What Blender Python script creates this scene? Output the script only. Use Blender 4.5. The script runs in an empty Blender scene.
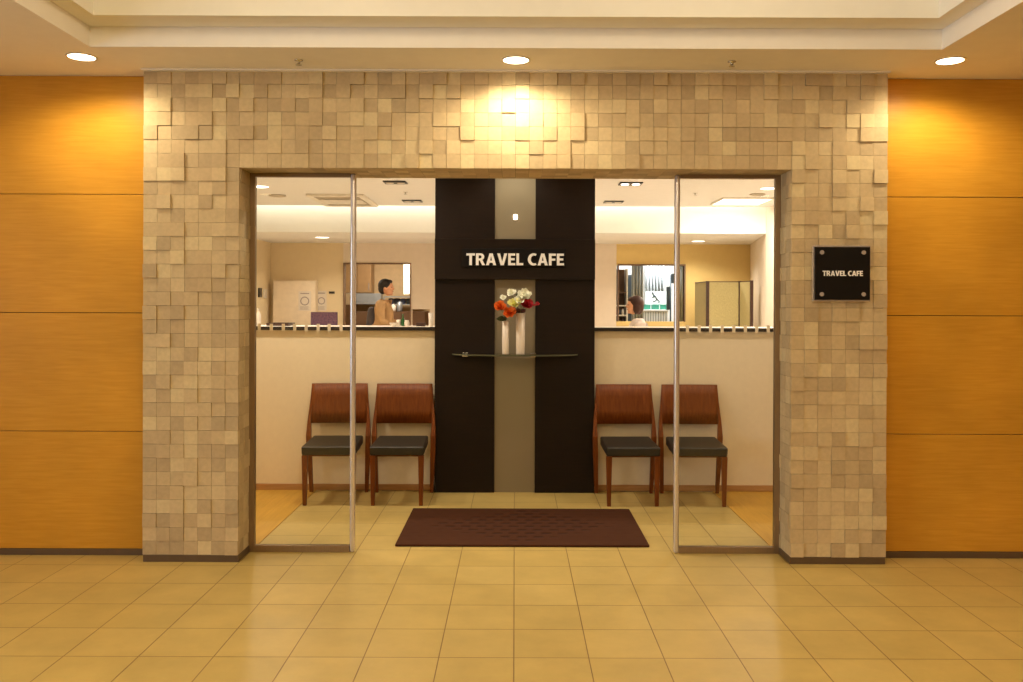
import bpy, bmesh, math, random
from mathutils import Vector, Matrix, Euler
from math import pi, sin, cos, radians as R

random.seed(7)
C = bpy.context.scene.collection
F = 867.0; CX = 515.0; HY = 304.4; H = 1.41     # focal length in pixels, vanishing point, eye height
CEIL = 2.68


def lin(c):
    return tuple(((v / 255) / 12.92 if v / 255 <= .04045 else ((v / 255 + .055) / 1.055) ** 2.4) for v in c)


# ------------------------------------------------------------------ materials
def newmat(name):
    m = bpy.data.materials.new(name); m.use_nodes = True
    nt = m.node_tree
    return m, nt, nt.nodes['Principled BSDF']


def mat(name, rgb, rough=.5, metal=0, var=.06, scale=12, bump=0, bscale=60, spec=.5, coat=0, stretch=(1, 1, 1), rgb2=None):
    """principled material with a soft procedural mottling; rgb is sRGB 0-255"""
    m, nt, b = newmat(name)
    c = lin(rgb)
    tc = nt.nodes.new('ShaderNodeTexCoord'); mp = nt.nodes.new('ShaderNodeMapping')
    nt.links.new(tc.outputs['Object'], mp.inputs[0]); mp.inputs['Scale'].default_value = stretch
    n = nt.nodes.new('ShaderNodeTexNoise'); n.inputs['Scale'].default_value = scale; n.inputs['Detail'].default_value = 4
    nt.links.new(mp.outputs[0], n.inputs['Vector'])
    r = nt.nodes.new('ShaderNodeValToRGB')
    r.color_ramp.elements[0].position = .3; r.color_ramp.elements[1].position = .7
    if rgb2 is None:
        a = [v * (1 - var) for v in c]; z = [min(1, v * (1 + var)) for v in c]
    else:
        a = c; z = lin(rgb2)
    r.color_ramp.elements[0].color = (*a, 1); r.color_ramp.elements[1].color = (*z, 1)
    nt.links.new(n.outputs[0], r.inputs[0]); nt.links.new(r.outputs[0], b.inputs['Base Color'])
    b.inputs['Roughness'].default_value = rough; b.inputs['Metallic'].default_value = metal
    b.inputs['Specular IOR Level'].default_value = spec
    b.inputs['Coat Weight'].default_value = coat; b.inputs['Coat Roughness'].default_value = .15
    if bump:
        n2 = nt.nodes.new('ShaderNodeTexNoise'); n2.inputs['Scale'].default_value = bscale; n2.inputs['Detail'].default_value = 3
        nt.links.new(mp.outputs[0], n2.inputs['Vector'])
        bp = nt.nodes.new('ShaderNodeBump'); bp.inputs['Strength'].default_value = bump; bp.inputs['Distance'].default_value = .004
        nt.links.new(n2.outputs[0], bp.inputs['Height']); nt.links.new(bp.outputs[0], b.inputs['Normal'])
    return m


def emis(name, rgb, power):
    m, nt, b = newmat(name)
    b.inputs['Base Color'].default_value = (*lin(rgb), 1)
    b.inputs['Emission Color'].default_value = (*lin(rgb), 1)
    b.inputs['Emission Strength'].default_value = power
    return m


def thin_glass(name, tint=(1, 1, 1), refl=1.0):
    m = bpy.data.materials.new(name); m.use_nodes = True; nt = m.node_tree
    for n in list(nt.nodes):
        if n.type != 'OUTPUT_MATERIAL': nt.nodes.remove(n)
    out = nt.nodes['Material Output']
    t = nt.nodes.new('ShaderNodeBsdfTransparent'); t.inputs[0].default_value = (*tint, 1)
    g = nt.nodes.new('ShaderNodeBsdfGlossy'); g.inputs['Roughness'].default_value = .01
    f = nt.nodes.new('ShaderNodeFresnel'); f.inputs[0].default_value = 1.35
    ml = nt.nodes.new('ShaderNodeMath'); ml.operation = 'MULTIPLY'; ml.inputs[1].default_value = refl
    mx = nt.nodes.new('ShaderNodeMixShader')
    nt.links.new(f.outputs[0], ml.inputs[0]); nt.links.new(ml.outputs[0], mx.inputs[0])
    nt.links.new(t.outputs[0], mx.inputs[1]); nt.links.new(g.outputs[0], mx.inputs[2])
    nt.links.new(mx.outputs[0], out.inputs[0])
    return m


def wood(name, rgb1, rgb2, axis='X', rough=.4, fine=1.0, coat=0, island=0):
    m, nt, b = newmat(name)
    tc = nt.nodes.new('ShaderNodeTexCoord'); mp = nt.nodes.new('ShaderNodeMapping')
    nt.links.new(tc.outputs['Object'], mp.inputs[0])
    s = [9, 9, 9]; s['XYZ'.index(axis)] = .55
    mp.inputs['Scale'].default_value = [v * fine for v in s]
    n = nt.nodes.new('ShaderNodeTexNoise'); n.inputs['Scale'].default_value = 7; n.inputs['Detail'].default_value = 6
    n.inputs['Distortion'].default_value = .6
    nt.links.new(mp.outputs[0], n.inputs['Vector'])
    r = nt.nodes.new('ShaderNodeValToRGB'); r.color_ramp.elements[0].position = .32; r.color_ramp.elements[1].position = .68
    r.color_ramp.elements[0].color = (*lin(rgb1), 1); r.color_ramp.elements[1].color = (*lin(rgb2), 1)
    nt.links.new(n.outputs[0], r.inputs[0])
    last = r.outputs[0]
    # broad cloudy figure
    n2 = nt.nodes.new('ShaderNodeTexNoise'); n2.inputs['Scale'].default_value = 2.2; n2.inputs['Detail'].default_value = 2
    nt.links.new(tc.outputs['Object'], n2.inputs['Vector'])
    hs = nt.nodes.new('ShaderNodeHueSaturation')
    mr = nt.nodes.new('ShaderNodeMapRange'); mr.inputs[1].default_value = .3; mr.inputs[2].default_value = .7
    mr.inputs[3].default_value = .9; mr.inputs[4].default_value = 1.1
    nt.links.new(n2.outputs[0], mr.inputs[0]); nt.links.new(mr.outputs[0], hs.inputs['Value']); nt.links.new(last, hs.inputs['Color'])
    last = hs.outputs[0]
    nt.links.new(last, b.inputs['Base Color'])
    b.inputs['Roughness'].default_value = rough
    b.inputs['Coat Weight'].default_value = coat; b.inputs['Specular IOR Level'].default_value = .25
    return m


def stone_mat():
    m, nt, b = newmat('cut_sandstone')
    tc = nt.nodes.new('ShaderNodeTexCoord'); geo = nt.nodes.new('ShaderNodeNewGeometry')
    r = nt.nodes.new('ShaderNodeValToRGB')
    e = r.color_ramp.elements
    e[0].position = 0; e[0].color = (*lin((182, 162, 129)), 1)
    e[1].position = 1; e[1].color = (*lin((217, 199, 158)), 1)
    for p, c in ((.25, (194, 172, 136)), (.55, (202, 181, 143)), (.8, (208, 187, 149))):
        x = e.new(p); x.color = (*lin(c), 1)
    nt.links.new(geo.outputs['Random Per Island'], r.inputs[0])
    # faint grain whose direction follows the block: fine ribbing
    n = nt.nodes.new('ShaderNodeTexNoise'); n.inputs['Scale'].default_value = 45; n.inputs['Detail'].default_value = 5
    nt.links.new(tc.outputs['Object'], n.inputs['Vector'])
    mr = nt.nodes.new('ShaderNodeMapRange'); mr.inputs[1].default_value = .3; mr.inputs[2].default_value = .7
    mr.inputs[3].default_value = .93; mr.inputs[4].default_value = 1.06
    hs = nt.nodes.new('ShaderNodeHueSaturation')
    nt.links.new(n.outputs[0], mr.inputs[0]); nt.links.new(mr.outputs[0], hs.inputs['Value']); nt.links.new(r.outputs[0], hs.inputs['Color'])
    nt.links.new(hs.outputs[0], b.inputs['Base Color'])
    b.inputs['Roughness'].default_value = .75
    bp = nt.nodes.new('ShaderNodeBump'); bp.inputs['Strength'].default_value = .25; bp.inputs['Distance'].default_value = .002
    nt.links.new(n.outputs[0], bp.inputs['Height']); nt.links.new(bp.outputs[0], b.inputs['Normal'])
    return m


def tile_mat():
    m, nt, b = newmat('floor_tile')
    tc = nt.nodes.new('ShaderNodeTexCoord'); mp = nt.nodes.new('ShaderNodeMapping')
    nt.links.new(tc.outputs['Object'], mp.inputs[0]); mp.inputs['Location'].default_value = (0, -(3.457 % .302), 0)
    br = nt.nodes.new('ShaderNodeTexBrick'); br.offset = 0; br.squash = 1
    br.inputs['Scale'].default_value = 1; br.inputs['Brick Width'].default_value = .2995; br.inputs['Row Height'].default_value = .302
    br.inputs['Mortar Size'].default_value = .0026; br.inputs['Mortar Smooth'].default_value = .35; br.inputs['Bias'].default_value = 0
    br.inputs['Color1'].default_value = (*lin((194, 168, 100)), 1); br.inputs['Color2'].default_value = (*lin((201, 175, 107)), 1)
    br.inputs['Mortar'].default_value = (*lin((138, 108, 60)), 1)
    nt.links.new(mp.outputs[0], br.inputs['Vector'])
    n = nt.nodes.new('ShaderNodeTexNoise'); n.inputs['Scale'].default_value = 3.2; n.inputs['Detail'].default_value = 8; n.inputs['Roughness'].default_value = .62
    nt.links.new(tc.outputs['Object'], n.inputs['Vector'])
    mr = nt.nodes.new('ShaderNodeMapRange'); mr.inputs[1].default_value = .3; mr.inputs[2].default_value = .7
    mr.inputs[3].default_value = .86; mr.inputs[4].default_value = 1.07
    hs = nt.nodes.new('ShaderNodeHueSaturation')
    nt.links.new(n.outputs[0], mr.inputs[0]); nt.links.new(mr.outputs[0], hs.inputs['Value']); nt.links.new(br.outputs[0], hs.inputs['Color'])
    nt.links.new(hs.outputs[0], b.inputs['Base Color'])
    b.inputs['Roughness'].default_value = .42; b.inputs['Specular IOR Level'].default_value = .3
    inv = nt.nodes.new('ShaderNodeMath'); inv.operation = 'SUBTRACT'; inv.inputs[0].default_value = 1
    nt.links.new(br.outputs['Fac'], inv.inputs[1])
    bp = nt.nodes.new('ShaderNodeBump'); bp.inputs['Strength'].default_value = .5; bp.inputs['Distance'].default_value = .003
    nt.links.new(inv.outputs[0], bp.inputs['Height']); nt.links.new(bp.outputs[0], b.inputs['Normal'])
    return m


def mat_material():
    m, nt, b = newmat('entrance_mat_pile')
    tc = nt.nodes.new('ShaderNodeTexCoord')
    br = nt.nodes.new('ShaderNodeTexBrick'); br.offset = .5
    br.inputs['Scale'].default_value = 1; br.inputs['Brick Width'].default_value = .10; br.inputs['Row Height'].default_value = .08
    br.inputs['Mortar Size'].default_value = .036; br.inputs['Mortar Smooth'].default_value = .7
    br.inputs['Color1'].default_value = (1, 1, 1, 1); br.inputs['Color2'].default_value = (.8, .8, .8, 1); br.inputs['Mortar'].default_value = (0, 0, 0, 1)
    nt.links.new(tc.outputs['Object'], br.inputs['Vector'])
    sp = nt.nodes.new('ShaderNodeSeparateXYZ'); nt.links.new(tc.outputs['Object'], sp.inputs[0])
    def absn(o, k):
        a = nt.nodes.new('ShaderNodeMath'); a.operation = 'ABSOLUTE'; nt.links.new(o, a.inputs[0])
        q = nt.nodes.new('ShaderNodeMath'); q.operation = 'MULTIPLY'; q.inputs[1].default_value = k; nt.links.new(a.outputs[0], q.inputs[0])
        return q.outputs[0]
    ad = nt.nodes.new('ShaderNodeMath'); ad.operation = 'ADD'
    nt.links.new(absn(sp.outputs[0], 1 / .6), ad.inputs[0]); nt.links.new(absn(sp.outputs[1], 1 / .42), ad.inputs[1])
    mr = nt.nodes.new('ShaderNodeMapRange'); mr.inputs[1].default_value = .85; mr.inputs[2].default_value = 1.1; mr.inputs[3].default_value = 1; mr.inputs[4].default_value = .12
    nt.links.new(ad.outputs[0], mr.inputs[0])
    mu = nt.nodes.new('ShaderNodeMath'); mu.operation = 'MULTIPLY'
    brf = nt.nodes.new('ShaderNodeMath'); brf.operation = 'SUBTRACT'; brf.inputs[0].default_value = 1; nt.links.new(br.outputs['Fac'], brf.inputs[1]); nt.links.new(brf.outputs[0], mu.inputs[0]); nt.links.new(mr.outputs[0], mu.inputs[1])
    mx = nt.nodes.new('ShaderNodeMixRGB'); mx.inputs[1].default_value = (*lin((72, 40, 22)), 1); mx.inputs[2].default_value = (*lin((52, 26, 14)), 1)
    nt.links.new(mu.outputs[0], mx.inputs[0]); nt.links.new(mx.outputs[0], b.inputs['Base Color'])
    inv = nt.nodes.new('ShaderNodeMath'); inv.operation = 'SUBTRACT'; inv.inputs[0].default_value = 1; nt.links.new(mu.outputs[0], inv.inputs[1])
    bp = nt.nodes.new('ShaderNodeBump'); bp.inputs['Strength'].default_value = .8; bp.inputs['Distance'].default_value = .006
    nt.links.new(inv.outputs[0], bp.inputs['Height']); nt.links.new(bp.outputs[0], b.inputs['Normal'])
    b.inputs['Roughness'].default_value = .9; b.inputs['Specular IOR Level'].default_value = .15
    return m


M = dict(
    tile=tile_mat(), stone=stone_mat(), doormat=mat_material(),
    stone_back=mat('stone_joint', (70, 56, 44), .95),
    maple=wood('honey_veneer', (203, 146, 46), (212, 156, 55), 'X', .38, 1.3),
    maple_gap=mat('veneer_joint', (80, 50, 22), .8),
    skirting=mat('grey_brown_skirting', (94, 74, 54), .5, 0),
    ceiling=mat('ceiling_paint', (242, 238, 234), .9, var=.015),
    bulk=mat('cove_paint', (240, 238, 232), .9, var=.015),
    steel=mat('brushed_stainless', (222, 216, 218), .25, .7, stretch=(40, 40, 1), var=.05),
    steel_dark=mat('bronzed_steel', (150, 126, 98), .38, .5, stretch=(30, 30, 1)),
    chrome=mat('polished_chrome', (210, 208, 204), .15, 1, var=.01),
    glass=thin_glass('clear_glass', (.985, .99, .985), .9),
    shelf_glass=thin_glass('green_edge_glass', (.80, .9, .84), 2.2),
    glass_edge=mat('pale_green_glass_edge', (88, 90, 72), .2),
    frost_mark=mat('frosted_film', (236, 224, 202), .7, var=.02),
    plaster=mat('cream_wallpaper', (238, 224, 196), .85, var=.02, scale=30, bump=.1),
    cafe_white=mat('white_cafe_paint', (236, 222, 206), .85, var=.02),
    cafe_beige=mat('beige_cafe_paint', (234, 214, 176), .85, var=.02),
    cafe_yellow=mat('ochre_cafe_paint', (232, 204, 136), .85, var=.02),
    oak_trim=wood('oak_trim', (178, 132, 84), (196, 150, 100), 'X', .5),
    cafe_floor=wood('cafe_floorboard', (197, 150, 58), (210, 164, 68), 'Y', .45),
    wenge=wood('wenge_veneer', (22, 11, 5), (29, 15, 7), 'X', .5),
    wenge_band=wood('wenge_band', (20, 10, 5), (27, 14, 7), 'X', .42),
    wenge_edge=mat('black_ledge_edge', (34, 24, 20), .4),
    frost=mat('frosted_strip', (140, 128, 106), .3, var=.03, scale=3),
    black=mat('satin_black', (24, 17, 14), .35),
    plaque=mat('plaque_black', (14, 8, 6), .6, spec=.2),
    letter=mat('cream_letter', (252, 250, 248), .5, var=.01),
    cherry=wood('cherry_veneer', (106, 52, 15), (130, 70, 24), 'Z', .45, 1.5),
    leather=mat('dark_leather', (44, 40, 34), .42, var=.1, scale=40, bump=.15),
    foot=mat('black_glide', (25, 22, 20), .5),
    porcelain=mat('white_porcelain', (238, 226, 212), .3, var=.01),
    orange=mat('orange_petal', (244, 116, 30), .6, var=.25, scale=60),
    cream=mat('cream_petal', (255, 252, 232), .6, var=.06, scale=60),
    yellow=mat('pale_yellow_petal', (255, 244, 170), .6, var=.1, scale=60),
    red=mat('crimson_petal', (176, 22, 34), .6, var=.25, scale=60),
    leaf=mat('leaf_green', (52, 66, 34), .5, var=.2, scale=40),
    leafp=mat('leaf_burgundy', (70, 30, 34), .5, var=.2, scale=40),
    stem=mat('stem_green', (84, 104, 52), .5),
    ring=mat('light_trim', (226, 214, 196), .4),
    lamp=emis('downlight_lamp', (255, 236, 196), 9),
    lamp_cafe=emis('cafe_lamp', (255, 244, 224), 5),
    panel=emis('panel_lamp', (255, 246, 230), 3),
    tube=emis('strip_lamp', (255, 240, 205), 4),
    unit_white=mat('unit_white', (238, 230, 216), .5),
    grille=mat('slot_grey', (196, 182, 162), .6),
    screen_fabric=mat('olive_gold_weave', (186, 172, 122), .85, var=.16, scale=90, bump=.3),
    hatch_trim=mat('brown_hatch_trim', (128, 98, 74), .5),
    cabinet_white=mat('off_white_laminate', (236, 218, 192), .6),
    darkwood=mat('dark_brown_wood', (66, 40, 32), .5),
    skin=mat('skin', (214, 158, 124), .55, var=.03),
    hair_black=mat('black_hair', (30, 24, 22), .55, var=.2, scale=80),
    hair_brown=mat('brown_hair', (60, 29, 19), .5, var=.25, scale=80),
    tan=mat('tan_shirt', (192, 154, 110), .8),
    greycloth=mat('dark_grey_cloth', (78, 70, 72), .85),
    whitecloth=mat('white_blouse', (240, 228, 224), .8),
    trousers=mat('black_trousers', (40, 38, 42), .85),
    eye=mat('eye_dark', (30, 22, 20), .3),
    lip=mat('lip', (170, 92, 80), .5),
    paper=mat('paper', (226, 214, 200), .7, var=.01),
    ink=mat('grey_ink', (160, 146, 140), .7),
    kitchen_steel=mat('kitchen_steel', (170, 178, 186), .35, .5),
    cabinet_tan=mat('tan_cabinet', (166, 132, 90), .5),
    kitchen_wall=mat('kitchen_wall', (212, 184, 142), .8),
    shelf_brown=mat('brown_shelf', (112, 84, 60), .6),
    bluebox=mat('blue_grey', (88, 98, 128), .5),
    purple=mat('purple_print', (38, 34, 84), .4, var=.1, scale=55, rgb2=(150, 104, 128)),
    bottle_green=mat('green_bottle', (40, 96, 48), .2),
    curtain=mat('grey_curtain', (172, 172, 164), .9, var=.05),
    curtain_white=mat('white_curtain', (214, 218, 218), .9, var=.02),
    teal=mat('teal_panel', (60, 146, 120), .5, var=.15, scale=30),
    ink_dark=mat('dark_ink', (60, 60, 66), .6),
    slate=mat('slate_panel', (58, 68, 74), .5),
    white=mat('bright_white_paint', (240, 240, 236), .85, var=.01),
)


# ------------------------------------------------------------------ mesh helpers
def box(bm, x0, x1, y0, y1, z0, z1, mi=0):
    vs = [bm.verts.new(p) for p in ((x0, y0, z0), (x1, y0, z0), (x1, y1, z0), (x0, y1, z0),
                                    (x0, y0, z1), (x1, y0, z1), (x1, y1, z1), (x0, y1, z1))]
    out = []
    for f in ((3, 2, 1, 0), (4, 5, 6, 7), (0, 1, 5, 4), (1, 2, 6, 5), (2, 3, 7, 6), (3, 0, 4, 7)):
        fc = bm.faces.new([vs[i] for i in f]); fc.material_index = mi; out.append(fc)
    return out


def hexa(bm, bottom, top, mi=0):
    """prism between two 4-point loops (counter-clockwise seen from above)"""
    b = [bm.verts.new(p) for p in bottom]; t = [bm.verts.new(p) for p in top]
    fs = [bm.faces.new(b[::-1]), bm.faces.new(t)]
    for i in range(4):
        fs.append(bm.faces.new((b[i], b[(i + 1) % 4], t[(i + 1) % 4], t[i])))
    for f in fs: f.material_index = mi


def rect(cx, cy, z, wx, wy):
    return [(cx - wx / 2, cy - wy / 2, z), (cx + wx / 2, cy - wy / 2, z), (cx + wx / 2, cy + wy / 2, z), (cx - wx / 2, cy + wy / 2, z)]


def lathe(bm, prof, cx=0, cy=0, n=24, mi=0, cap=True):
    rings = []
    for r, z in prof:
        rings.append([bm.verts.new((cx + r * cos(2 * pi * k / n), cy + r * sin(2 * pi * k / n), z)) for k in range(n)])
    for a, b in zip(rings, rings[1:]):
        for k in range(n):
            f = bm.faces.new((a[k], a[(k + 1) % n], b[(k + 1) % n], b[k])); f.smooth = True; f.material_index = mi
    if cap:
        f = bm.faces.new(rings[0][::-1]); f.material_index = mi
        f = bm.faces.new(rings[-1]); f.material_index = mi


def tube(bm, pts, rad, n=8, mi=0):
    pts = [Vector(p) for p in pts]; rings = []
    for i, p in enumerate(pts):
        d = (pts[min(i + 1, len(pts) - 1)] - pts[max(i - 1, 0)]).normalized()
        u = d.orthogonal().normalized() if i == 0 else (u - d * u.dot(d)).normalized()
        v = d.cross(u); r = rad[i] if isinstance(rad, (list, tuple)) else rad
        rings.append([bm.verts.new(p + u * r * cos(2 * pi * k / n) + v * r * sin(2 * pi * k / n)) for k in range(n)])
    for a, b in zip(rings, rings[1:]):
        for k in range(n):
            f = bm.faces.new((a[k], a[(k + 1) % n], b[(k + 1) % n], b[k])); f.smooth = True; f.material_index = mi
    bm.faces.new(rings[0][::-1]).material_index = mi; bm.faces.new(rings[-1]).material_index = mi


def ball(bm, c, r, mi=0, seg=16, rings=10):
    ret = bmesh.ops.create_uvsphere(bm, u_segments=seg, v_segments=rings, radius=1)
    rr = r if isinstance(r, (list, tuple)) else (r, r, r)
    for v in ret['verts']:
        v.co = Vector((v.co.x * rr[0] + c[0], v.co.y * rr[1] + c[1], v.co.z * rr[2] + c[2]))
        for f in v.link_faces: f.smooth = True; f.material_index = mi


def obj(name, bm, mats, parent=None, bevel=0, seg=2, loc=None, rot=None, smooth=False):
    if not isinstance(mats, (list, tuple)): mats = [mats]
    me = bpy.data.meshes.new(name)
    bmesh.ops.recalc_face_normals(bm, faces=bm.faces)
    if bevel:
        es = [e for e in bm.edges if len(e.link_faces) == 2 and e.calc_face_angle(0) > .6]
        bmesh.ops.bevel(bm, geom=es, offset=bevel, segments=seg, profile=.6, affect='EDGES', clamp_overlap=True)
    bm.to_mesh(me); bm.free()
    for m in mats: me.materials.append(m)
    if smooth:
        for p in me.polygons: p.use_smooth = True
    o = bpy.data.objects.new(name, me); C.objects.link(o)
    if parent: o.parent = parent
    if loc: o.location = loc
    if rot: o.rotation_euler = rot
    return o


def B(*boxes):
    bm = bmesh.new()
    for b in boxes: box(bm, *b)
    return bm


def L(*args, n=24, cap=True):
    bm = bmesh.new(); lathe(bm, *args, n=n, cap=cap); return bm


def tag(o, label, cat, group=None):
    o['label'] = label; o['category'] = cat
    if group: o['group'] = group
    return o


def thing(name, label, cat, loc=(0, 0, 0), rotz=0, group=None):
    o = bpy.data.objects.new(name, None); C.objects.link(o)
    o.location = loc; o.rotation_euler = (0, 0, rotz); o.empty_display_size = .1
    return tag(o, label, cat, group)


def struct(name, bm, m, label=None, bevel=0, **k):
    o = obj(name, bm, m, bevel=bevel, **k); o['kind'] = 'structure'
    if label: o['label'] = label
    return o


def copy_tree(o, parent=None):
    c = o.copy(); C.objects.link(c); c.parent = parent
    for ch in [x for x in C.objects if x.parent == o]: copy_tree(ch, c)
    return c


def px(x, Y): return (x - CX) * Y / F
def pz(y, Y): return H - (y - HY) * Y / F


# ------------------------------------------------------------------ THE SETTING
WY = 4.725          # stone face
OX = 1.505          # half width of the opening
OZ = 2.15           # its height
# lobby floor + tiled passage into the cafe
struct('floor', B((-6, 6, -4, 6.555, -.1, 0)), M['tile'], 'beige square floor tiles of the lobby running into the cafe')
cf = struct('floor_cafe', B((-3.85, -1.4975, 4.951, 6.6, -.02, .004), (1.4975, 3.85, 4.951, 6.6, -.02, .004)),
            M['cafe_floor'], 'honey coloured board floor inside the cafe')

struct('floor_service', B((-3.85, 3.85, 6.6005, 13.7, -.02, .004)), M['unit_white'], 'pale floor behind the half height wall')
# honey veneer wall panels left and right of the stone
for side, x0, x1 in (('left', -6, -1.95), ('right', 1.95, 6)):
    bm = bmesh.new()
    box(bm, x0, x1, 4.87, 5.08, 0, CEIL, 1)
    zs = [.034, .692, 1.355, 2.018, CEIL]
    for a, b in zip(zs, zs[1:]):
        box(bm, x0, x1, 4.85, 4.872, a + .0018, b - .0018, 0)
    struct('wall_' + side, bm, [M['maple'], M['maple_gap']], 'honey veneer wall of four wide panels %s of the stone surround' % side, bevel=.0015)
    struct('baseboard_' + side, B((x0, x1, 4.842, 4.87, 0, .034)), M['skirting'], bevel=.002)

# stone surround: relief of small square blocks
def stone_wall():
    bm = bmesh.new()
    cols = 54; s = 2 * 2.027 / cols; base = .038; rows = 35; sz = (CEIL - base) / rows
    k0 = 7; top0 = rows - 7
    g = .0007
    hw = OX + .0
    # dark backing, stone joints
    box(bm, -2.015, -hw - .004, WY + .018, 4.95, .0, CEIL, 1); box(bm, -2.015, -1.60, 4.95, 5.1, .0, CEIL, 1)
    box(bm, hw + .004, 2.015, WY + .018, 4.95, .0, CEIL, 1); box(bm, 1.60, 2.015, 4.95, 5.1, .0, CEIL, 1)
    box(bm, -hw - .004, hw + .004, WY + .018, 5.1, OZ + .004, CEIL, 1)
    xs = [-2.027 + i * s for i in range(cols + 1)]
    xs[k0] = -hw; xs[cols - k0] = hw
    zs = [base + j * sz for j in range(rows + 1)]
    zs[top0] = OZ
    for i in range(cols):
        for j in range(rows):
            if k0 <= i < cols - k0 and j < top0: continue
            r = random.random()
            d = 0 if r < .62 else (.005 if r < .86 else .009)
            x0, x1, z0, z1 = xs[i] + g, xs[i + 1] - g, zs[j] + g, zs[j + 1] - g
            if i == k0 and j >= top0: x0 += 0
            box(bm, x0, x1, WY - d, WY + .019, z0, z1, 0)
    # reveals
    n = 2; sy = .0752
    for sx in (-1, 1):
        for j in range(top0):
            ys = [WY + .0195, WY + sy * 1.25, WY + sy * 2.25, 4.915]
            for a, b in zip(ys, ys[1:]):
                d = random.choice((0, 0, 0, .004))
                xa, xb = sx * (hw - d), sx * (hw + .006)
                box(bm, min(xa, xb), max(xa, xb), a + g, b - g, zs[j] + g, zs[j + 1] - g, 0)
        ys = [4.97, 5.1]
        xa, xb = sx * hw, sx * (hw + .006)
        pass
    # soffit of the opening
    for i in range(k0, cols - k0):
        ys = [WY + .0195, WY + sy * 1.25, WY + sy * 2.25, WY + sy * 3.25, WY + sy * 4.25, 5.1]
        for a, b in zip(ys, ys[1:]):
            box(bm, xs[i] + g, xs[i + 1] - g, a + g, b - g, OZ - .0, OZ + .006, 0)
    # return sides towards the veneer walls
    for sx in (-1, 1):
        for j in range(rows):
            xa, xb = sx * 2.012, sx * 2.024
            box(bm, min(xa, xb), max(xa, xb), WY + .0195, 4.85, zs[j] + g, zs[j + 1] - g, 0)
    return struct('wall_front', bm, [M['stone'], M['stone_back']], 'stone surround of small square relief blocks framing the cafe entrance')
stone_wall()
bm = bmesh.new()
for sx in (-1, 1):
    a, b = sorted((sx * 2.022, sx * (OX - .004)))
    box(bm, a, b, WY - .004, 4.93, 0, .038)
struct('baseboard_front', bm, M['skirting'], 'grey brown base strip under the stone', bevel=.002)
struct('trim_ceiling', B((-2.03, 2.03, WY - .03, WY + .01, CEIL - .008, CEIL + .01)), M['ceiling'])

# inner faces of the front wall, either side of the opening
struct('wall_entrance', B((-3.85, -1.60, 5.1, 5.16, 0, 2.73), (1.60, 3.6, 5.1, 5.16, 0, 2.73), (-1.60, 1.60, 5.1, 5.16, 2.16, 2.73)), M['plaster'], 'cream inner side of the entrance wall')

# lobby ceiling with raised tray
TX, TY, TB = 2.112, 4.298, -2.2
bm = bmesh.new()
Z = CEIL
box(bm, -6, 6, TY, 5.1, Z, 2.78)
box(bm, -6, -TX, TB, TY, Z, 2.78)
box(bm, TX, 6, TB, TY, Z, 2.78)
box(bm, -6, 6, -4, TB, Z, 2.78)
struct('ceiling', bm, M['ceiling'], 'beige lobby ceiling around the raised tray')
bm = bmesh.new()
ix, iy, ib = 2.012, 4.13, -2.05
box(bm, -6, 6, iy, 5.1, 2.7805, 3.2); box(bm, -6, -ix, ib, iy, 2.7805, 3.2); box(bm, ix, 6, ib, iy, 2.7805, 3.2); box(bm, -6, 6, -4, ib, 2.7805, 3.2)
box(bm, -ix - .05, ix + .05, ib - .05, iy + .05, 3.16, 3.2)
struct('ceiling_tray', bm, M['bulk'], 'cream stepped tray in the lobby ceiling')
# rest of the lobby (behind and beside the viewer)
struct('wall_back', B((-6, 6, -4.1, -4, 0, 3)), M['plaster'])
struct('wall_west', B((-6.1, -6, -4, -1.5, 0, 3), (-6.1, -6, 2.5, 5.1, 0, 3), (-6.1, -6, -1.5, 2.5, 0, .4), (-6.1, -6, -1.5, 2.5, 2.5, 3)), M['maple'])
w3 = bpy.data.objects.new('window_3', None); C.objects.link(w3); w3['kind'] = 'structure'
obj('window_frame', B((-6.07, -6.01, -1.5, -1.44, .4, 2.5), (-6.07, -6.01, 2.44, 2.5, .4, 2.5), (-6.07, -6.01, -1.44, 2.44, .4, .46), (-6.07, -6.01, -1.44, 2.44, 2.44, 2.5), (-6.07, -6.01, .47, .53, .46, 2.44)), M['steel_dark'], w3)
obj('pane', B((-6.045, -6.035, -1.44, 2.44, .46, 2.44)), M['glass'], w3)
l = bpy.data.lights.new('daylight', 'AREA'); l.shape = 'RECTANGLE'; l.size = 1.95; l.size_y = 3.8; l.energy = 155; l.color = (.72, .86, 1)
lo = bpy.data.objects.new('daylight', l); C.objects.link(lo); lo.location = (-6.2, .5, 1.45); lo.rotation_euler = (0, R(-90), 0)
struct('wall_east', B((6, 6.1, -4, 5.1, 0, 3)), M['maple'])

# ---- cafe room
CZ = 2.70; BY = 11.57; LZ = pz(232.8, BY); RY = 13.65
XR = 3.345; XL = -3.85
struct('ceiling_cafe', B((XL, XR + .5, 5.16, 11.38, CZ, CZ + .05)), M['ceiling'], 'pale ceiling of the cafe')
struct('ceiling_slot', B((XL, XR + .5, 11.30, 11.66, CZ + .26, CZ + .3), (XL, XR + .5, 11.33, 11.38, CZ + .05, CZ + .26)), M['white'])
struct('wall_bulkhead', B((XL, XR + .5, BY, BY + .12, LZ, CZ + .26)), M['white'], 'white bulkhead washed by a hidden strip light')
struct('ceiling_lower', B((XL, 3.9, BY + .12, RY + .1, LZ, LZ + .08)), M['ceiling'], 'lower ceiling at the back of the cafe')
struct('wall_cafe_left', B((XL - .1, XL, 5.16, RY + .1, 0, 3.0)), M['cafe_beige'])
bm = bmesh.new()
box(bm, XR, XR + .1, 5.16, BY, 0, 3.0)
hexa(bm, [(XR, BY, 0), (XR + .1, BY, 0), (3.82, RY, 0), (3.70, RY, 0)], [(XR, BY, 3), (XR + .1, BY, 3), (3.82, RY, 3), (3.70, RY, 3)])
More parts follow.
